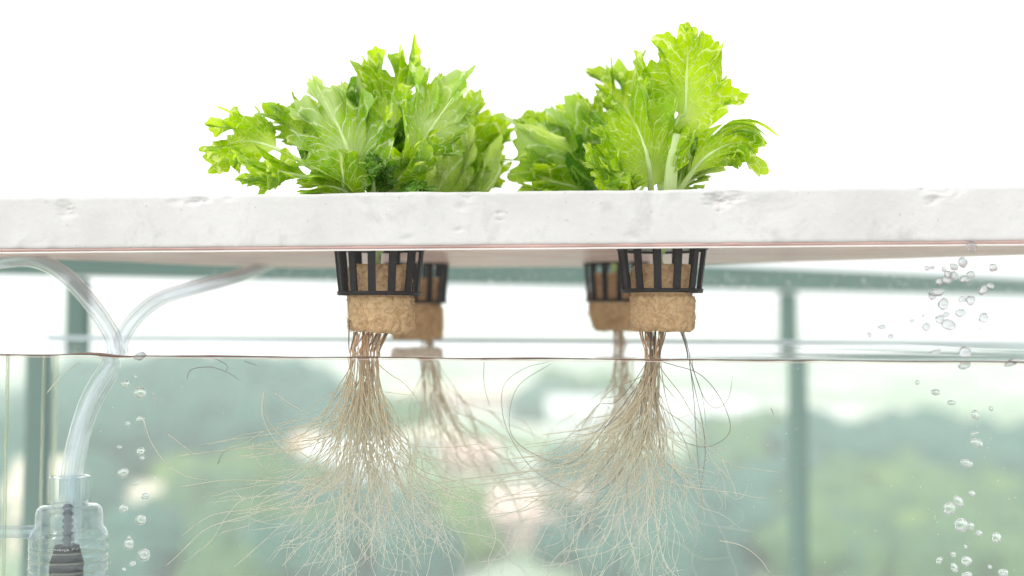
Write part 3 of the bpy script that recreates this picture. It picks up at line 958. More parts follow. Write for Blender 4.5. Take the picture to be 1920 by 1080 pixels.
# axis points base -> tip in photo pixels, distances, a0, spread, width, roll, seed, material
LEAVES = [
    # ---- left cluster
    (FL, [(668, 372), (655, 290), (604, 168)], [.500, .484, .492], .16, 62, .80, R_(12), 1, 'leaf_pale', dict(A2=.0045, deep_cut=.45)),
    (FL, [(640, 375), (644, 335), (630, 270)], [.498, .478, .474], .02, 54, .80, R_(-10), 2, 'leaf_lime', dict(A1=.002, A2=.0010, tooth=.015, lob=.04, deep_cut=.1)),
    (FL, [(725, 372), (732, 250), (736, 100)], [.505, .502, .515], .42, 50, .72, R_(-22), 3, 'leaf_lime', {}),
    (FL, [(728, 372), (790, 270), (868, 152)], [.500, .492, .500], .34, 62, .78, R_(14), 4, 'leaf_pale', dict(A2=.005)),
    (FL, [(672, 375), (560, 300), (466, 262), (384, 268)], [.500, .492, .496, .500], .55, 66, .72, R_(18), 5, 'leaf_lime', dict(A1=.007)),
    (FL, [(676, 376), (640, 300), (560, 250), (500, 214)], [.505, .500, .505, .51], .66, 62, .68, R_(-25), 51, 'leaf_lime', dict(A1=.006)),
    (FL, [(680, 378), (590, 336), (462, 318)], [.495, .484, .482], .45, 40, .5, R_(35), 6, 'leaf_lime', {}),
    (FL, [(668, 376), (610, 290), (548, 205)], [.510, .512, .520], .55, 60, .75, R_(-35), 7, 'leaf_lime', {}),
    (RLp, [(770, 400), (712, 270), (668, 158)], [.60, .57, .56], .50, 66, .85, R_(25), 8, 'leaf_shaded', dict(A1=.008)),
    (RLp, [(775, 400), (745, 310), (725, 250)], [.58, .55, .53], .15, 66, .80, R_(-20), 9, 'leaf_shaded', {}),
    (RLp, [(790, 400), (850, 290), (918, 196)], [.62, .59, .57], .45, 66, .80, R_(-15), 10, 'leaf_lime', dict(A1=.008)),
    (RLp, [(785, 400), (835, 340), (852, 258)], [.60, .53, .51], .15, 52, .66, R_(10), 11, 'leaf_heart', dict(A1=.008)),
    (RLp, [(790, 400), (865, 345), (940, 326)], [.60, .57, .55], .40, 50, .70, R_(-28), 12, 'leaf_lime', {}),
    (FL, [(700, 375), (702, 335), (700, 292)], [.492, .484, .482], .08, 54, .6, R_(40), 13, 'leaf_shaded', {}),
    (FL, [(712, 375), (762, 320), (806, 262)], [.495, .486, .484], .12, 34, .50, R_(-30), 14, 'leaf_lime', {}),
    (FL, [(690, 376), (620, 350), (570, 352)], [.490, .480, .478], .15, 44, .55, R_(-20), 16, 'leaf_lime', {}),
    (RLp, [(775, 400), (640, 310), (600, 290)], [.60, .57, .56], .50, 56, .7, R_(10), 31, 'leaf_lime', {}),
    (FL, [(720, 376), (765, 358), (810, 356)], [.492, .484, .482], .2, 36, .45, R_(30), 32, 'leaf_shaded', {}),
    (RLp, [(785, 400), (880, 310), (938, 238)], [.62, .60, .59], .58, 60, .7, R_(25), 33, 'leaf_lime', {}),
    (RLp, [(770, 400), (735, 300), (700, 190)], [.60, .57, .55], .45, 64, .8, R_(-30), 34, 'leaf_shaded', {}),
    (FL, [(700, 376), (735, 300), (752, 225)], [.515, .52, .525], 0.25, 54, .65, R_(30), 35, 'leaf_shaded', {}),
    (FL, [(705, 376), (715, 345), (735, 312)], [.492, .488, .486], .10, 54, .6, R_(-35), 36, 'leaf_shaded', {}),
    (FL, [(660, 376), (600, 280), (600, 232)], [.515, .52, .525], .45, 60, .75, R_(10), 37, 'leaf_shaded', {}),
    # ---- right cluster
    (RRp, [(1175, 400), (1230, 300), (1228, 200)], [.60, .57, .56], .4, 62, .7, R_(20), 40, 'leaf_shaded', {}),
    (FR, [(1222, 372), (1212, 290), (1168, 176)], [.498, .484, .490], .10, 62, .86, R_(8), 17, 'leaf_lime', dict(A1=.004, A2=.005, deep_cut=.4)),
    (FR, [(1236, 372), (1270, 230), (1286, 205), (1284, 66)], [.500, .500, .496, .490], .50, 78, .90, R_(-10), 18, 'leaf_lime', dict(A1=.004, A2=.005, lob=.2, deep_cut=.55)),
    (RRp, [(1165, 400), (1080, 300), (975, 240)], [.60, .54, .53], .40, 66, .80, R_(16), 19, 'leaf_pale', dict(A1=.008)),
    (FR, [(1262, 374), (1318, 300), (1385, 266), (1424, 308)], [.498, .488, .480, .478], .24, 46, .52, R_(-12), 20, 'leaf_lime', dict(A1=.004, A2=.004)),
    (FR, [(1250, 372), (1280, 300), (1296, 225)], [.510, .518, .525], .30, 54, .70, R_(30), 21, 'leaf_shaded', {}),
    (RRp, [(1165, 400), (1180, 240), (1178, 104)], [.60, .57, .56], .58, 60, .80, R_(20), 22, 'leaf_lime', {}),
    (RRp, [(1160, 400), (1110, 280), (1075, 186)], [.60, .57, .56], .52, 58, .75, R_(-25), 23, 'leaf_lime', {}),
    (RRp, [(1150, 400), (1080, 350), (985, 332)], [.58, .54, .52], .38, 52, .70, R_(20), 24, 'leaf_lime', {}),
    (FR, [(1205, 376), (1150, 330), (1110, 278)], [.495, .484, .482], .10, 38, .58, R_(-25), 25, 'leaf_lime', {}),
    (FR, [(1190, 378), (1165, 352), (1150, 326)], [.490, .480, .478], .08, 52, .6, R_(42), 26, 'leaf_lime', {}),
    (FR, [(1262, 374), (1278, 330), (1284, 280)], [.500, .500, .505], .06, 34, .5, R_(-12), 27, 'leaf_heart', {}),
    (FR, [(1255, 374), (1285, 344), (1325, 312)], [.505, .510, .515], .15, 40, .5, R_(25), 28, 'leaf_heart', {}),
    (RRp, [(1170, 400), (1125, 320), (1100, 270)], [.60, .57, .56], .2, 62, .75, R_(10), 29, 'leaf_shaded', {}),
    (RRp, [(1160, 400), (1040, 300), (1004, 214)], [.60, .57, .56], .62, 54, .7, R_(25), 30, 'leaf_lime', {}),
]
for (pl, ax, Ys, a0, tmx, wx, roll, sd_, mk, kw) in LEAVES:
    Ys = [Ys[0]] + [y if y < .54 else .54 + (y - .54) * .35 for y in Ys[1:]]
    make_leaf(pl, ax, Ys, a0, tmx, wx, roll, sd_, M[mk], **kw)
# the thick pale leaf stalk at the right, and each plant's stem
a = [P(1254, 372, .492), P(1260, 310, .488), P(1268, 252, .490)]
MB().tube(bez(a, 16), np.linspace(.0042, .0030, 16), 12, squash=0.5).build('stalk', M['stem'], FR)
for nm, st in SITE.items():
    pl = plants[nm]; c = st['c']
    q = np.array([c[0], c[1], st['z1'] - .002])
    b = MB().tube(bez([q, q + [-.002, -.001, .008], q + [.003, 0, .018], q + [0, 0, Z_TOP - q[2] + .012]], 20), np.linspace(.0018, .0032, 20), 10)
    b.build('stem', M['stem'], pl)

# ------------------------------------------------------------------ roots
ROOT_R = 0.00029
def strand_world(path, Y0, yspread, rg, dense=True):
    """path of photo pixels; the part below the water line is placed along the bent sight line"""
    n = len(path)
    ya = rg.uniform(-1, 1) * yspread; ph = rg.uniform(0, 6)
    out = []
    for i, (x, y) in enumerate(path):
        u = i / (n - 1)
        Yq = Y0 + ya * min(1, u * 1.6) + 0.25 * yspread * math.sin(u * 5 + ph) * u
        yw = 671 + (x - 960) * 0.0075
        if y < yw - 1: q = P(x, y, Yq)
        else: q = PW(x, y, Yq)
        ym = front_y(q[0], GLASS) + 0.004
        out.append(q if Yq > ym else (P(x, y, ym) if y < yw - 1 else PW(x, y, ym)))
    out = np.array(out)
    # smooth the join at the surface
    k_ = out.copy()
    k_[1:-1] = (out[:-2] + 2 * out[1:-1] + out[2:]) / 4
    return k_

def grow(x, y, waist, yw, phi1, length, rg, wob=0.35, drift=0.0, step=7.0, kink=0.02):
    """random walk: from the plug bottom through the waist at the water, then along heading phi1 (0 = down, + = right)"""
    pts = [(x, y)]
    n1 = max(3, int((yw - y) / 8))
    for i in range(1, n1 + 1):
        u = i / n1
        pts.append((x + (waist - x) * (u * u * (3 - 2 * u)) + rg.uniform(-1.2, 1.2), y + (yw - y) * u))
    px, py = pts[-1]
    phi = 0.15 * phi1; w_ = 0.0; tr = 0.0
    while tr < length:
        tr += step
        u = tr / length
        w_ = w_ * 0.86 + rg.gauss(0, wob) * (0.22 + 0.55 * u)
        if rg.random() < kink: w_ += rg.choice((-1, 1)) * 0.9
        tgt = phi1 * min(1, tr / 130) + drift * u * u
        phi += 0.25 * (tgt + w_ - phi)
        px += math.sin(phi) * step; py += math.cos(phi) * step
        if py < yw + 6: py = yw + 6
        pts.append((px, py))
        if py > 1130: break
    return pts

def walk(x, y, phi, tgt, length, rg, ymin, drift, step=7.0):
    pts = [(x, y)]; w_ = 0.0; tr = 0.0
    curl = rg.gauss(0, .55)
    while tr < length:
        tr += step; u = tr / length
        w_ = w_ * .80 + rg.gauss(0, .30) * (.5 + u)
        if rg.random() < .02: w_ += rg.choice((-1, 1)) * .8
        phi += .22 * (tgt * min(1, u * 3) + drift * u + curl * u * u + w_ - phi)
        phi = max(-1.45, min(1.45, phi))
        x += math.sin(phi) * step; y = max(ymin, y + math.cos(phi) * step)
        pts.append((x, y))
        if y > 1120: break
    return pts

SPEC = {  # start x range, start y, waist range, water row, heading mean/sd, length, n main, n fine, drift
    'front left': dict(x=(662, 728), y=624, w=(655, 708), yw=669, mean=(0.0, 0.22), ln=(150, 450), nm=30, nf=170, Y=.500, ys=.022),
    'front right': dict(x=(1195, 1250), y=622, w=(1212, 1236), yw=674, mean=(-0.52, 0.28), ln=(120, 400), nm=22, nf=150, Y=.498, ys=.022),
    'rear left': dict(x=(790, 810), y=636, w=(790, 822), yw=671, mean=(0.35, 0.42), ln=(120, 360), nm=14, nf=60, Y=.650, ys=.02),
    'rear right': dict(x=(1150, 1168), y=622, w=(1152, 1185), yw=673, mean=(-0.02, 0.30), ln=(120, 430), nm=12, nf=60, Y=.645, ys=.02),
}
def add_strand(mb, path, Y0, ys, rg, r=ROOT_R, tcurve=None, seg=5):
    W = strand_world(path, Y0, ys, rg)
    n = len(W)
    u = np.linspace(0, 1, n)
    rad = r * (1.0 - 0.55 * u)
    rad[-2:] *= 0.6
    rad = rad * (1 + 0.25 * np.clip((np.array([p[1] for p in path]) - 860) / 120, 0, 1))
    t = np.clip(0.02 + np.array([max(0, (p[1] - 660) / 330.0) for p in path]), 0.02, 1)
    mb.tube(W, rad, seg, cap=True, attr=t)

def smooth_path(pts, n):
    return [tuple(p) for p in bez([(a, b, 0) for a, b in pts], n)[:, :2]]

for si, (nm, sp) in enumerate(SPEC.items()):
    rg = random.Random(40 + si)
    pl = plants[nm]
    front = nm.startswith('front')
    def new_path(fine):
        x = rg.uniform(*sp['x']); wv_ = (x - sp['x'][0]) / (sp['x'][1] - sp['x'][0])
        wx_ = sp['w'][0] + (sp['w'][1] - sp['w'][0]) * min(1, max(0, wv_ + rg.gauss(0, .15)))
        wq = (wx_ - sp['w'][0]) / (sp['w'][1] - sp['w'][0]) - 0.5
        phi1 = sp['mean'][0] + wq * 0.55 + rg.gauss(0, sp['mean'][1] * (0.8 if not fine else 1.05))
        ln = rg.uniform(*sp['ln']) * (1.15 if fine else 1.0)
        drift = 0
        if nm == 'front left':
            drift = -1.25 if (phi1 < -0.05 and rg.random() < 0.75) else rg.gauss(0, .4)
        if nm == 'front right':
            drift = -0.75 if phi1 < -0.25 else rg.gauss(0, .35)
        if nm == 'rear left':
            drift = rg.uniform(0, 1.0)
        return grow(x, sp['y'] - 3, wx_, sp['yw'], phi1, ln, rg, 0.30 if not fine else 0.42, drift)
    mpaths = []
    for i in range(sp['nm']):
        mb = MB()
        mpaths.append(new_path(False))
        add_strand(mb, mpaths[-1], sp['Y'], sp['ys'], rg, ROOT_R * rg.uniform(.8, 1.25))
        mb.build('root', M['root'] if front else M['root_pale'], pl, recalc=False)
    mb = MB()
    mains = []
    for i in range(sp['nf']):
        pth = new_path(True)
        if i > 14:                               # most fine roots branch off a thicker one below the surface
            mp_ = rg.choice(mpaths)
            k0 = min(len(mp_) - 4, 7 + int(abs(rg.gauss(0, 16))))
            (xa, ya), (xb, yb2) = mp_[k0], mp_[k0 + 1]
            phi0 = math.atan2(xb - xa, yb2 - ya)
            fan = (xa - sum(sp['w']) / 2) / 160.0
            pth = walk(xa, ya, phi0, phi0 * .5 + fan * .6 + rg.gauss(0, .5) , rg.uniform(90, 400), rg, sp['yw'] + 6, -1.2 if (fan < -.1 and nm != 'rear left' and rg.random() < .6) else rg.gauss(0, .6))
        add_strand(mb, pth, sp['Y'], sp['ys'] * 1.1, rg, ROOT_R * rg.uniform(.7, 1.15), seg=4)
        mains.append(pth)
    # short side branches off the strands
    for i in range(int(sp['nf'] * 1.6)):
        pth = rg.choice(mains)
        if len(pth) < 22: continue
        k0 = rg.randrange(14, len(pth) - 4)
        (xa, ya), (xb, yb2) = pth[k0], pth[k0 + 1]
        phi = math.atan2(xb - xa, yb2 - ya) + rg.choice((-1, 1)) * rg.uniform(.4, 1.1)
        q = [(xa, ya)]; w_ = 0
        for j in range(rg.randrange(4, 14)):
            w_ = w_ * .8 + rg.gauss(0, .12); phi += w_ - 0.03 * phi
            q.append((q[-1][0] + 6 * math.sin(phi), max(sp['yw'] + 8, q[-1][1] + 6 * math.cos(phi))))
        add_strand(mb, q, sp['Y'], .004, rg, ROOT_R * .45, seg=4)
    fo = mb.build('fine_roots', M['root_pale'], pl, recalc=False)
    fo['kind'] = 'stuff'

def curated(pl, Y, paths, mat, r):
    rg = random.Random(77)
    for pth in paths:
        mb = MB()
        ln = sum(math.hypot(b[0] - a[0], b[1] - a[1]) for a, b in zip(pth, pth[1:]))
        add_strand(mb, smooth_path(pth, max(12, int(ln / 7))), Y, .006, rg, r)
        mb.build('root', mat, pl, recalc=False)
curated(FR, .496, [
    [(1248, 624), (1238, 672), (1262, 684), (1310, 700), (1348, 742), (1369, 795), (1358, 822), (1322, 838), (1280, 826), (1250, 790), (1240, 740)],
    [(1225, 622), (1222, 675), (1190, 730), (1120, 820), (1070, 868), (1010, 855), (962, 820), (956, 770), (975, 720), (1036, 680)],
    [(1222, 622), (1218, 675), (1205, 740), (1190, 830), (1150, 900), (1110, 922), (1060, 915), (1000, 880), (958, 820), (942, 770), (946, 720), (985, 690), (1030, 678)],
    [(1278, 622), (1288, 660), (1296, 700), (1305, 740), (1318, 800), (1322, 850), (1316, 900), (1312, 950), (1300, 985), (1280, 1020)],
    [(1280, 622), (1290, 665), (1300, 740), (1304, 800), (1310, 880), (1318, 960), (1320, 1010)],
    [(1276, 622), (1286, 650), (1298, 690), (1316, 740), (1324, 800)],
    [(1282, 622), (1292, 660), (1302, 700), (1322, 750), (1345, 765), (1366, 745), (1373, 705)],
    [(1230, 622), (1226, 672), (1220, 760), (1200, 850), (1176, 900), (1180, 960), (1196, 1010), (1218, 1060)],
    [(1228, 622), (1226, 675), (1232, 780), (1240, 850), (1262, 880), (1290, 910)],
    [(1220, 622), (1215, 675), (1170, 770), (1110, 812), (1065, 812)],
    [(1220, 622), (1214, 675), (1160, 750), (1120, 760), (1085, 810)],
    [(1235, 622), (1238, 675), (1252, 760), (1285, 830), (1296, 870)],
    [(1228, 622), (1224, 675), (1190, 790), (1120, 890), (1050, 960), (1035, 990)],
    [(1228, 622), (1222, 675), (1210, 800), (1150, 905), (1075, 985), (1000, 1008), (944, 1015)],
], M['root_dark'], .00026)
curated(FL, .496, [
    [(690, 626), (684, 672), (670, 760), (635, 860), (560, 930), (470, 965), (390, 990), (335, 1040), (312, 1060)],
    [(684, 626), (680, 672), (660, 790), (610, 870), (560, 950), (500, 1010), (440, 1062)],
    [(690, 626), (686, 672), (700, 800), (680, 900), (600, 945), (480, 955), (400, 965), (340, 1005)],
    [(700, 626), (702, 672), (725, 760), (752, 830), (720, 900), (640, 960), (570, 1010), (530, 1060)],
    [(694, 626), (690, 672), (690, 800), (670, 900), (620, 915), (560, 905), (430, 900), (340, 912)],
    [(666, 626), (660, 672), (640, 740), (620, 800), (590, 820), (560, 818), (552, 806)],
    [(672, 626), (668, 672), (640, 780), (600, 860), (545, 832), (505, 790), (496, 735)],
    [(715, 626), (705, 672), (730, 700), (760, 720), (800, 770)],
    [(720, 626), (706, 672), (716, 760), (745, 830), (790, 880), (850, 900), (900, 925)],
    [(704, 626), (700, 672), (722, 790), (760, 830), (830, 838), (900, 832)],
    [(690, 626), (690, 672), (710, 780), (760, 850), (790, 900), (820, 960), (840, 1010), (870, 1050)],
    [(688, 626), (688, 672), (690, 800), (712, 920), (724, 1000), (718, 1050)],
], M['root'], .00034)
curated(RLp, .64, [
    [(805, 640), (808, 672), (826, 740), (870, 800), (930, 850), (1000, 880), (1060, 900), (1110, 905)],
    [(800, 640), (802, 672), (812, 760), (850, 830), (910, 870), (960, 930), (985, 1000), (990, 1040)],
    [(805, 640), (812, 672), (840, 760), (900, 790), (960, 830), (1030, 880)],
    [(800, 640), (800, 672), (790, 740), (795, 800), (820, 870), (880, 905), (960, 910), (1020, 900)],
    [(802, 640), (804, 672), (830, 780), (870, 868), (930, 868), (980, 880), (1030, 950)],
    [(802, 640), (808, 672), (850, 790), (920, 840), (990, 900), (1050, 990), (1060, 1060)],
], M['root_pale'], .00042)
# dark twigs between plug and water on the front left
for pth in ([(655, 600), (654, 640), (655, 668)], [(668, 622), (660, 645), (658, 662)], [(724, 624), (716, 642), (708, 664)], [(708, 622), (700, 640), (694, 664)], [(735, 616), (722, 632), (712, 648)], [(1276, 618), (1262, 614), (1240, 618)], [(1206, 618), (1216, 628), (1222, 640)]):
    pl = FL if pth[0][0] < 900 else FR
    rg = random.Random(3); mb = MB(); add_strand(mb, smooth_path(pth, 10), .488, .001, rg, .0005)
    mb.build('root', M['root_dark'], pl, recalc=False)

# loose root bits drifting in the water
LOOSE = [
    ([(355, 708), (362, 692), (395, 688), (425, 698), (445, 712)], 'dark', 'thin dark root hair bent like an arch just below the water line'),
    ([(408, 672), (426, 684), (422, 696)], 'dark', 'short dark hooked hair above the arched root hair'),
    ([(462, 676), (480, 686)], 'dark', 'tiny straight dark hair right of the hooked one'),
    ([(320, 813), (340, 832), (361, 852)], 'pale', 'short straight pale root bit left of the white blurred house'),
    ([(274, 785), (285, 825), (310, 865), (345, 892), (385, 902)], 'pale', 'long pale curved root drifting right of the bubble column'),
    ([(292, 736), (291, 764)], 'pale', 'tiny upright pale root bit beside the large left bubble'),
    ([(412, 868), (418, 850), (430, 842)], 'dark', 'small dark curved hair in front of the white blurred house'),
    ([(497, 735), (494, 780), (515, 825), (560, 868)], 'pale', 'pale hooked root left of the front left bundle'),
    ([(478, 830), (476, 850), (494, 883)], 'pale', 'pale thin root bit curving down, left of the orange blurred house'),
    ([(518, 736), (550, 760), (600, 790)], 'pale', 'faint pale root slanting down towards the front left bundle'),
    ([(908, 678), (908, 720), (918, 762)], 'dark', 'thin dark upright hair hanging in the middle gap below the water line'),
    ([(1442, 764), (1448, 772), (1454, 780)], 'dark', 'tiny dark speck of root left of the right railing post'),
    ([(1352, 860), (1370, 900), (1386, 938)], 'pale', 'pale straight root bit slanting at the right of the front right roots'),
    ([(1345, 1010), (1390, 1022), (1425, 1048), (1445, 1075)], 'pale', 'pale curved root low at the right near the railing post'),
    ([(95, 735), (120, 700), (148, 680)], 'pale', 'faint pale root crossing behind the air hose'),
]
rg = random.Random(9)
for pth, kd, lab in LOOSE:
    mb = MB()
    ln = sum(math.hypot(b[0] - a[0], b[1] - a[1]) for a, b in zip(pth, pth[1:]))
    W = np.array([PW(x, y, .492 if x > 300 else .50) for x, y in smooth_path(pth, max(6, int(ln / 6)))])
    if len(W) > 5: W[:, 1] += np.linspace(-.004, .004, len(W))
    n = len(W)
    mb.tube(W, (.0003 if kd == 'pale' else .0002) * (1 - .5 * np.linspace(0, 1, n)), 5, attr=np.full(n, .9 if kd == 'pale' else .3))
    tag(mb.build('loose_root', M['root_pale'] if kd == 'pale' else M['root_dark'], recalc=False), lab, 'root bit', 'loose root bits drifting in the water')

# ------------------------------------------------------------------ air hoses
def hose(path, lab, r):
    W = bez([ (P if a_ == 'a' else PW)(x, y, Y) for x, y, Y, a_ in path], 90)
    n = len(W)
    mb = MB().tube(W, r, 24, cap=False)
    o = mb.build('air_hose', M['hose'])
    tag(o, lab, 'hose')
    MB().tube(W, r * 0.62, 16, cap=False).build('bore', M['hose'], o)
    return o
hose([(-60, 500, .56, 'a'), (0, 490, .55, 'a'), (60, 487, .54, 'a'), (118, 513, .53, 'a'), (172, 570, .52, 'a'), (210, 628, .512, 'a'), (216, 655, .508, 'a'),
      (207, 680, .505, 'w'), (172, 740, .502, 'w'), (150, 800, .50, 'w'), (134, 870, .50, 'w'), (129, 925, .50, 'w')], 'clear air hose arching down from the left edge into the filter bottle', .0047)
hose([(540, 466, .69, 'a'), (510, 488, .67, 'a'), (470, 510, .64, 'a'), (420, 526, .60, 'a'), (360, 541, .57, 'a'), (300, 560, .555, 'a'), (258, 592, .545, 'a'), (232, 628, .54, 'a'), (226, 655, .537, 'a'),
      (212, 690, .535, 'w'), (182, 745, .535, 'w'), (160, 800, .54, 'w'), (146, 870, .54, 'w'), (140, 940, .54, 'w'), (138, 1090, .54, 'w')], 'clear air hose coming down from the right behind the other hose', .0047)

# ------------------------------------------------------------------ filter bottle
fc = PW(131, 980, .500)
def zw(py): return float(PW(131, py, .500)[2])
sc_ = abs(PW(200, 980, .5)[0] - PW(100, 980, .5)[0]) / 100
fil = empty('filter_bottle', (fc[0], fc[1], ZB + .002), 'clear ribbed plastic filter bottle with dark stone inside, standing at the lower left', 'water filter')
c0 = np.array([fc[0], fc[1], 0.0])
# cap with upright ribs
mb = MB(); seg = 48; V = []; f = []
for z in (zw(936), zw(894)):
    for j in range(seg):
        a = 2 * PI * j / seg; r = 37 * sc_ * (1.0 if j % 4 < 2 else 0.94)
        V.append(c0 + [r * math.cos(a), r * math.sin(a), z])
f = [(j, (j + 1) % seg, seg + (j + 1) % seg, seg + j) for j in range(seg)]
mb.add(V, f).build('cap', M['plastic'], fil, smooth=False)
MB().lathe(c0, [(37 * sc_, zw(894)), (36 * sc_, zw(893)), (20 * sc_, zw(893)), (19 * sc_, zw(900)), (19 * sc_, zw(936))], 48).build('cap_rim', M['plastic'], fil)
MB().lathe(c0, [(33 * sc_, zw(936)), (33 * sc_, zw(945)), (36 * sc_, zw(946)), (33 * sc_, zw(948))], 48).build('neck', M['plastic'], fil)
body = [(33, 946), (52, 948), (58, 953), (60, 962), (61, 985), (66, 992), (69, 998), (71, 1006), (71, 1022), (70, 1024), (71, 1026), (71, 1040), (69.5, 1042), (71, 1044), (71, 1058), (69.5, 1060), (71, 1062), (71, 1090), (69.5, 1092), (71, 1094)]
prof = [(r * sc_, zw(y)) for r, y in body] + [(71 * sc_, ZB + .003), (10 * sc_, ZB + .003)]
MB().lathe(c0, prof, 64).build('body', M['plastic'], fil)
for y in (1024, 1042, 1060):
    MB().lathe(c0, [(71.5 * sc_, zw(y)), (72.5 * sc_, zw(y + 1.5)), (71.5 * sc_, zw(y + 3))], 64).build('ridge', M['seam'], fil)
rod = [(10 + (3.5 if i % 2 else 0), 945 + i * 6) for i in range(14)]
M['rod'] = simple('dark grey rod', (0.13, 0.14, 0.17), 0.4, 0.2, 300)
MB().lathe(c0 - [0.0008, 0, 0], [(r * 0.62 * sc_ if r < 12 else r * .8 * sc_, zw(y)) for r, y in rod], 24).build('inner_rod', M['rod'], fil)
# stone: lumpy dark cylinder
V, f = [], []; seg, nz = 60, 30; rs = 31 * sc_
zt_, zl_ = zw(1022), ZB + .01
for j in range(nz + 1):
    z = zl_ + (zt_ - zl_) * j / nz
    for i in range(seg):
        a = 2 * PI * i / seg; e = Vector((math.cos(a), math.sin(a), z * 40))
        r = rs * (1 + .10 * mnoise.noise(e * 1.5) + .05 * mnoise.noise(e * 5)) * (1 if j < nz - 2 else .88 - .1 * (j - nz + 2))
        V.append(c0 + [r * math.cos(a) - .001, r * math.sin(a), z])
f = [(j * seg + i, j * seg + (i + 1) % seg, (j + 1) * seg + (i + 1) % seg, (j + 1) * seg + i) for j in range(nz) for i in range(seg)] + [tuple(nz * seg + i for i in range(seg))]
MB().add(V, f).build('air_stone', M['stone'], fil)
# ring of froth just inside the bottle
fr = MB(); rg = random.Random(2)
for i in range(170):
    a = rg.uniform(0, 2 * PI); r_ = rg.uniform(.0002, .0004)
    z = zw(1012) + .0022 * math.sin(a * 1 + .4) + rg.uniform(-.0008, .0008)
    q = c0 + [67 * sc_ * math.cos(a), 67 * sc_ * math.sin(a), z]
    fr.add(ICO_V[:, :] * r_ + q, ICO_F) if i < 0 else fr.tube([q - [0, 0, r_], q - [0, 0, r_ * .5], q + [0, 0, r_ * .5], q + [0, 0, r_]], [r_ * .3, r_ * .9, r_ * .9, r_ * .3], 7)
fo = fr.build('froth', M['rimlight'], fil); fo['kind'] = 'stuff'
pq = [PW(-80, 996, .497), PW(0, 996, .497), PW(64, 997, .499)]
pp_ = MB().tube(bez(pq, 20), .0034, 20, cap=False).build('side_pipe', M['plastic'], fil)
MB().tube([PW(50, 997, .499), PW(66, 997, .499)], .0040, 20, cap=False).build('pipe_collar', M['plastic'], pp_)

# ------------------------------------------------------------------ bubbles and drops
ORD = ['topmost', 'second', 'third', 'fourth', 'fifth', 'sixth', 'seventh', 'eighth', 'ninth', 'tenth', 'eleventh', 'twelfth', 'thirteenth', 'fourteenth', 'fifteenth', 'sixteenth',
       'seventeenth', 'eighteenth', 'nineteenth', 'twentieth', 'twenty-first', 'twenty-second', 'twenty-third', 'twenty-fourth', 'twenty-fifth', 'twenty-sixth', 'twenty-seventh', 'twenty-eighth',
       'twenty-ninth', 'thirtieth', 'thirty-first', 'thirty-second', 'thirty-third', 'thirty-fourth', 'thirty-fifth', 'thirty-sixth', 'thirty-seventh', 'thirty-eighth', 'thirty-ninth', 'fortieth']
def sizeword(r): return 'large' if r > 10.5 else ('medium' if r > 6.5 else ('small' if r > 4 else 'tiny'))
def blob(c, rx, rz, tilt, mat, name, yk=1.0, noise=0.05, seed=0):
    V = []
    for v in ICO_V:
        d_ = 1 + noise * mnoise.noise(Vector(v) * 1.4 + Vector((seed * 3.1, 0, 0)))
        x, y, z = v[0] * rx * d_, v[1] * (rx + rz) / 2 * yk * d_, v[2] * rz * d_
        V.append((c[0] + x * math.cos(tilt) + z * math.sin(tilt), c[1] + y, c[2] - x * math.sin(tilt) + z * math.cos(tilt)))
    return MB().add(V, ICO_F).build(name, mat)
LEFTB = [(236, 720, 8, 8), (264, 736, 11, 11), (256, 706, 3, 3), (264, 786, 8, 6), (241, 794, 5, 4), (225, 838, 5, 3), (265, 846, 8, 7), (268, 858, 4, 4), (232, 886, 10.5, 8.5), (257, 906, 5, 4), (273, 930, 7, 6), (233, 953, 8.5, 7.5),
         (265, 974, 10, 9), (243, 1020, 9, 10), (243, 1008, 4, 4), (271, 1040, 11.5, 11.5), (250, 1056, 6, 5), (234, 1067, 4.5, 3)]
RIGHTB = [(1719, 717, 4, 5), (1753, 735, 8.5, 6), (1783, 755, 8, 5), (1828, 778, 7, 10), (1857, 766, 4, 5), (1826, 812, 8, 3.5), (1830, 830, 12, 8), (1811, 868, 12, 7.5), (1821, 925, 6, 6), (1796, 940, 8, 12), (1779, 953, 10.5, 12),
          (1801, 984, 12, 13), (1819, 986, 6.5, 7), (1834, 999, 6, 5), (1867, 1008, 8.5, 10), (1811, 1051, 9.5, 8.5), (1788, 1064, 6, 9), (1760, 1050, 5, 7), (1786, 1039, 5, 5), (1880, 1073, 9, 7), (1812, 1078, 10, 6), (1855, 1062, 4, 4), (1809, 1024, 3.5, 3.5), (1794, 978, 3, 3)]
rg = random.Random(21)
for col, L, yb_ in (('left of the roots', LEFTB, .497), ('at the right of the tank', RIGHTB, .468)):
    L = sorted(L, key=lambda t: t[1])
    for i, (x, y, rx, rz) in enumerate(L):
        Yq = yb_ + rg.uniform(0, .012)
        c = PW(x, y, Yq)
        k_ = abs(PW(x + 10, y, Yq)[0] - PW(x - 10, y, Yq)[0]) / 20
        shape = 'flattened' if rx > 1.35 * rz else ('tall' if rz > 1.25 * rx else 'round')
        o = blob(c, rx * k_, rz * k_, rg.uniform(-.5, .5) if rx != rz else 0, M['bubble'], 'air_bubble', seed=i)
        tag(o, f'{sizeword((rx + rz) / 2)} {shape} bubble, {ORD[i]}{"" if i == 0 else " from top"} in the column {col}', 'bubble', 'air bubbles rising ' + col)
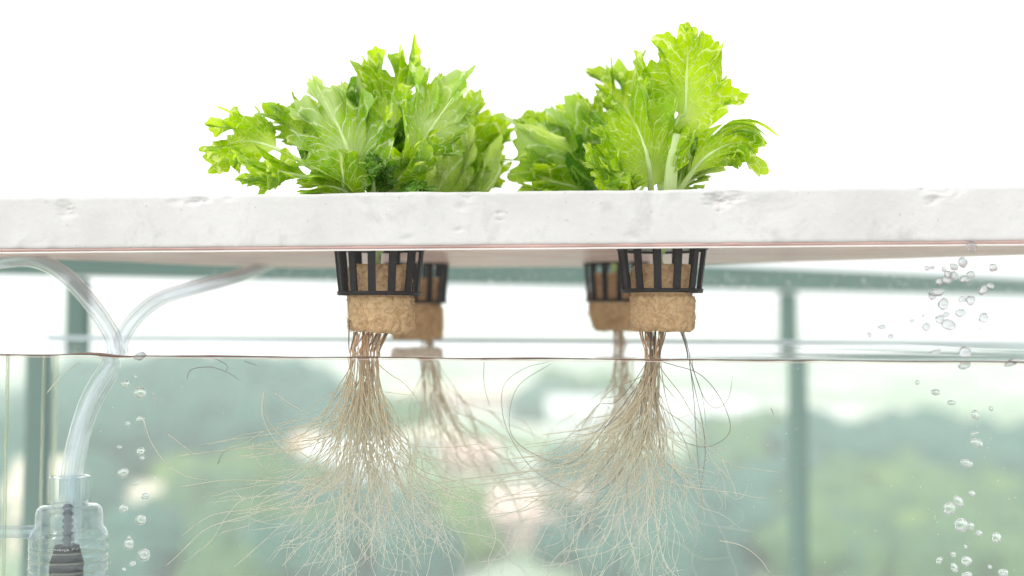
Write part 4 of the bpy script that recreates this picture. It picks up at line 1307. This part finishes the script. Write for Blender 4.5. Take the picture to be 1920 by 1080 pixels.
DROPS = [(1822, 462, 9, 11), (1805, 492, 9, 10), (1789, 500, 9, 7), (1770, 505, 4, 6), (1738, 503, 5, 5), (1748, 501, 5, 4), (1862, 502, 8, 8), (1778, 515, 8, 7), (1788, 517, 8, 8), (1820, 515, 8, 7), (1808, 524, 8, 7), (1761, 528, 7, 7), (1774, 526, 9, 7),
         (1843, 543, 7, 10), (1857, 536, 8, 5), (1748, 555, 7, 7), (1756, 548, 14, 7), (1769, 570, 10, 11), (1804, 561, 7, 7), (1820, 563, 9, 9), (1801, 587, 10, 8), (1844, 596, 9, 10), (1762, 599, 9, 8), (1774, 590, 7, 5), (1779, 609, 14, 10), (1737, 613, 7, 8),
         (1654, 613, 8, 4), (1630, 628, 4, 6), (1670, 631, 5, 5), (1710, 602, 4, 4), (1731, 592, 3, 3), (1755, 660, 10, 3.5), (1809, 660, 11, 10), (1808, 685, 11.5, 8), (1896, 680, 13, 6), (1838, 617, 3, 3), (262, 668, 11, 7)]
DROPS.sort(key=lambda t: t[1])
nr = 0
for i, (x, y, rx, rz) in enumerate(DROPS):
    q = P(x, y, front_y(0))
    q = q * (front_y(q[0] ) / D0) if False else P(x, y, front_y(q[0]) - 0.0010)
    k_ = front_y(q[0]) / F
    o = blob(q, rx * k_, rz * k_, rg.uniform(-.5, .5), M['drop'], 'water_drop', yk=0.5, noise=.22, seed=50 + i)
    if x < 500:
        lab = 'single round drop hanging at the water line beside the air hoses'
    else:
        lab = f'{sizeword((rx + rz) / 2)} water drop, {ORD[nr]}{"" if nr == 0 else " from top"} of those on the glass at right'
        nr += 1
    tag(o, lab, 'water drop', 'water drops clinging to the front glass')
# fine spray on the rear glass under the board
sp_ = MB(); rg = random.Random(6)
for i in range(300):
    x = rg.uniform(380, 1920); y = 516 + 16 * (x - 380) / 1540 + rg.gauss(0, 9) + (3 if x > 1400 else 0)
    q = P(x, y, YB); q = P(x, y, rear_y(q[0], -.003))
    r = rg.uniform(.0002, .0006) * (1 if rg.random() < .85 else 1.6)
    sp_.tube([q + [-r, 0, 0], q + [-r * .5, 0, 0], q + [r * .5, 0, 0], q + [r, 0, 0]], [r * .2, r * .7, r * .7, r * .2], 6)
for i in range(260):
    x = rg.uniform(170, 1910); y = rg.uniform(690, 1080); Yq = .48 if x > 900 else .492
    q = PW(x, y, Yq + rg.uniform(0, .1)); r = rg.uniform(.00012, .00035)
    sp_.tube([q + [-r, 0, 0], q + [-r * .5, 0, 0], q + [r * .5, 0, 0], q + [r, 0, 0]], [r * .2, r * .8, r * .8, r * .2], 5)
tag(sp_.build('fine_droplets', M['rimlight']), 'fine droplets and specks on the glass and in the water', 'droplets', kind='stuff')

# ------------------------------------------------------------------ haze over the land
k = NT('haze')
k.t.links.new(k.n('ShaderNodeVolumePrincipled', Density=0.0019, Anisotropy=0.0, Color=(0.98, 1.0, 1.0, 1)).outputs[0], k.out.inputs['Volume'])
hz = MB().box([0, 1350, (GZ - 2 + 1.6) / 2], (1900, 1450, (1.6 - (GZ - 2)) / 2)).build('haze', k.m, smooth=False)
tag(hz, 'pale haze lying over the far hillside and houses', 'haze', kind='stuff')
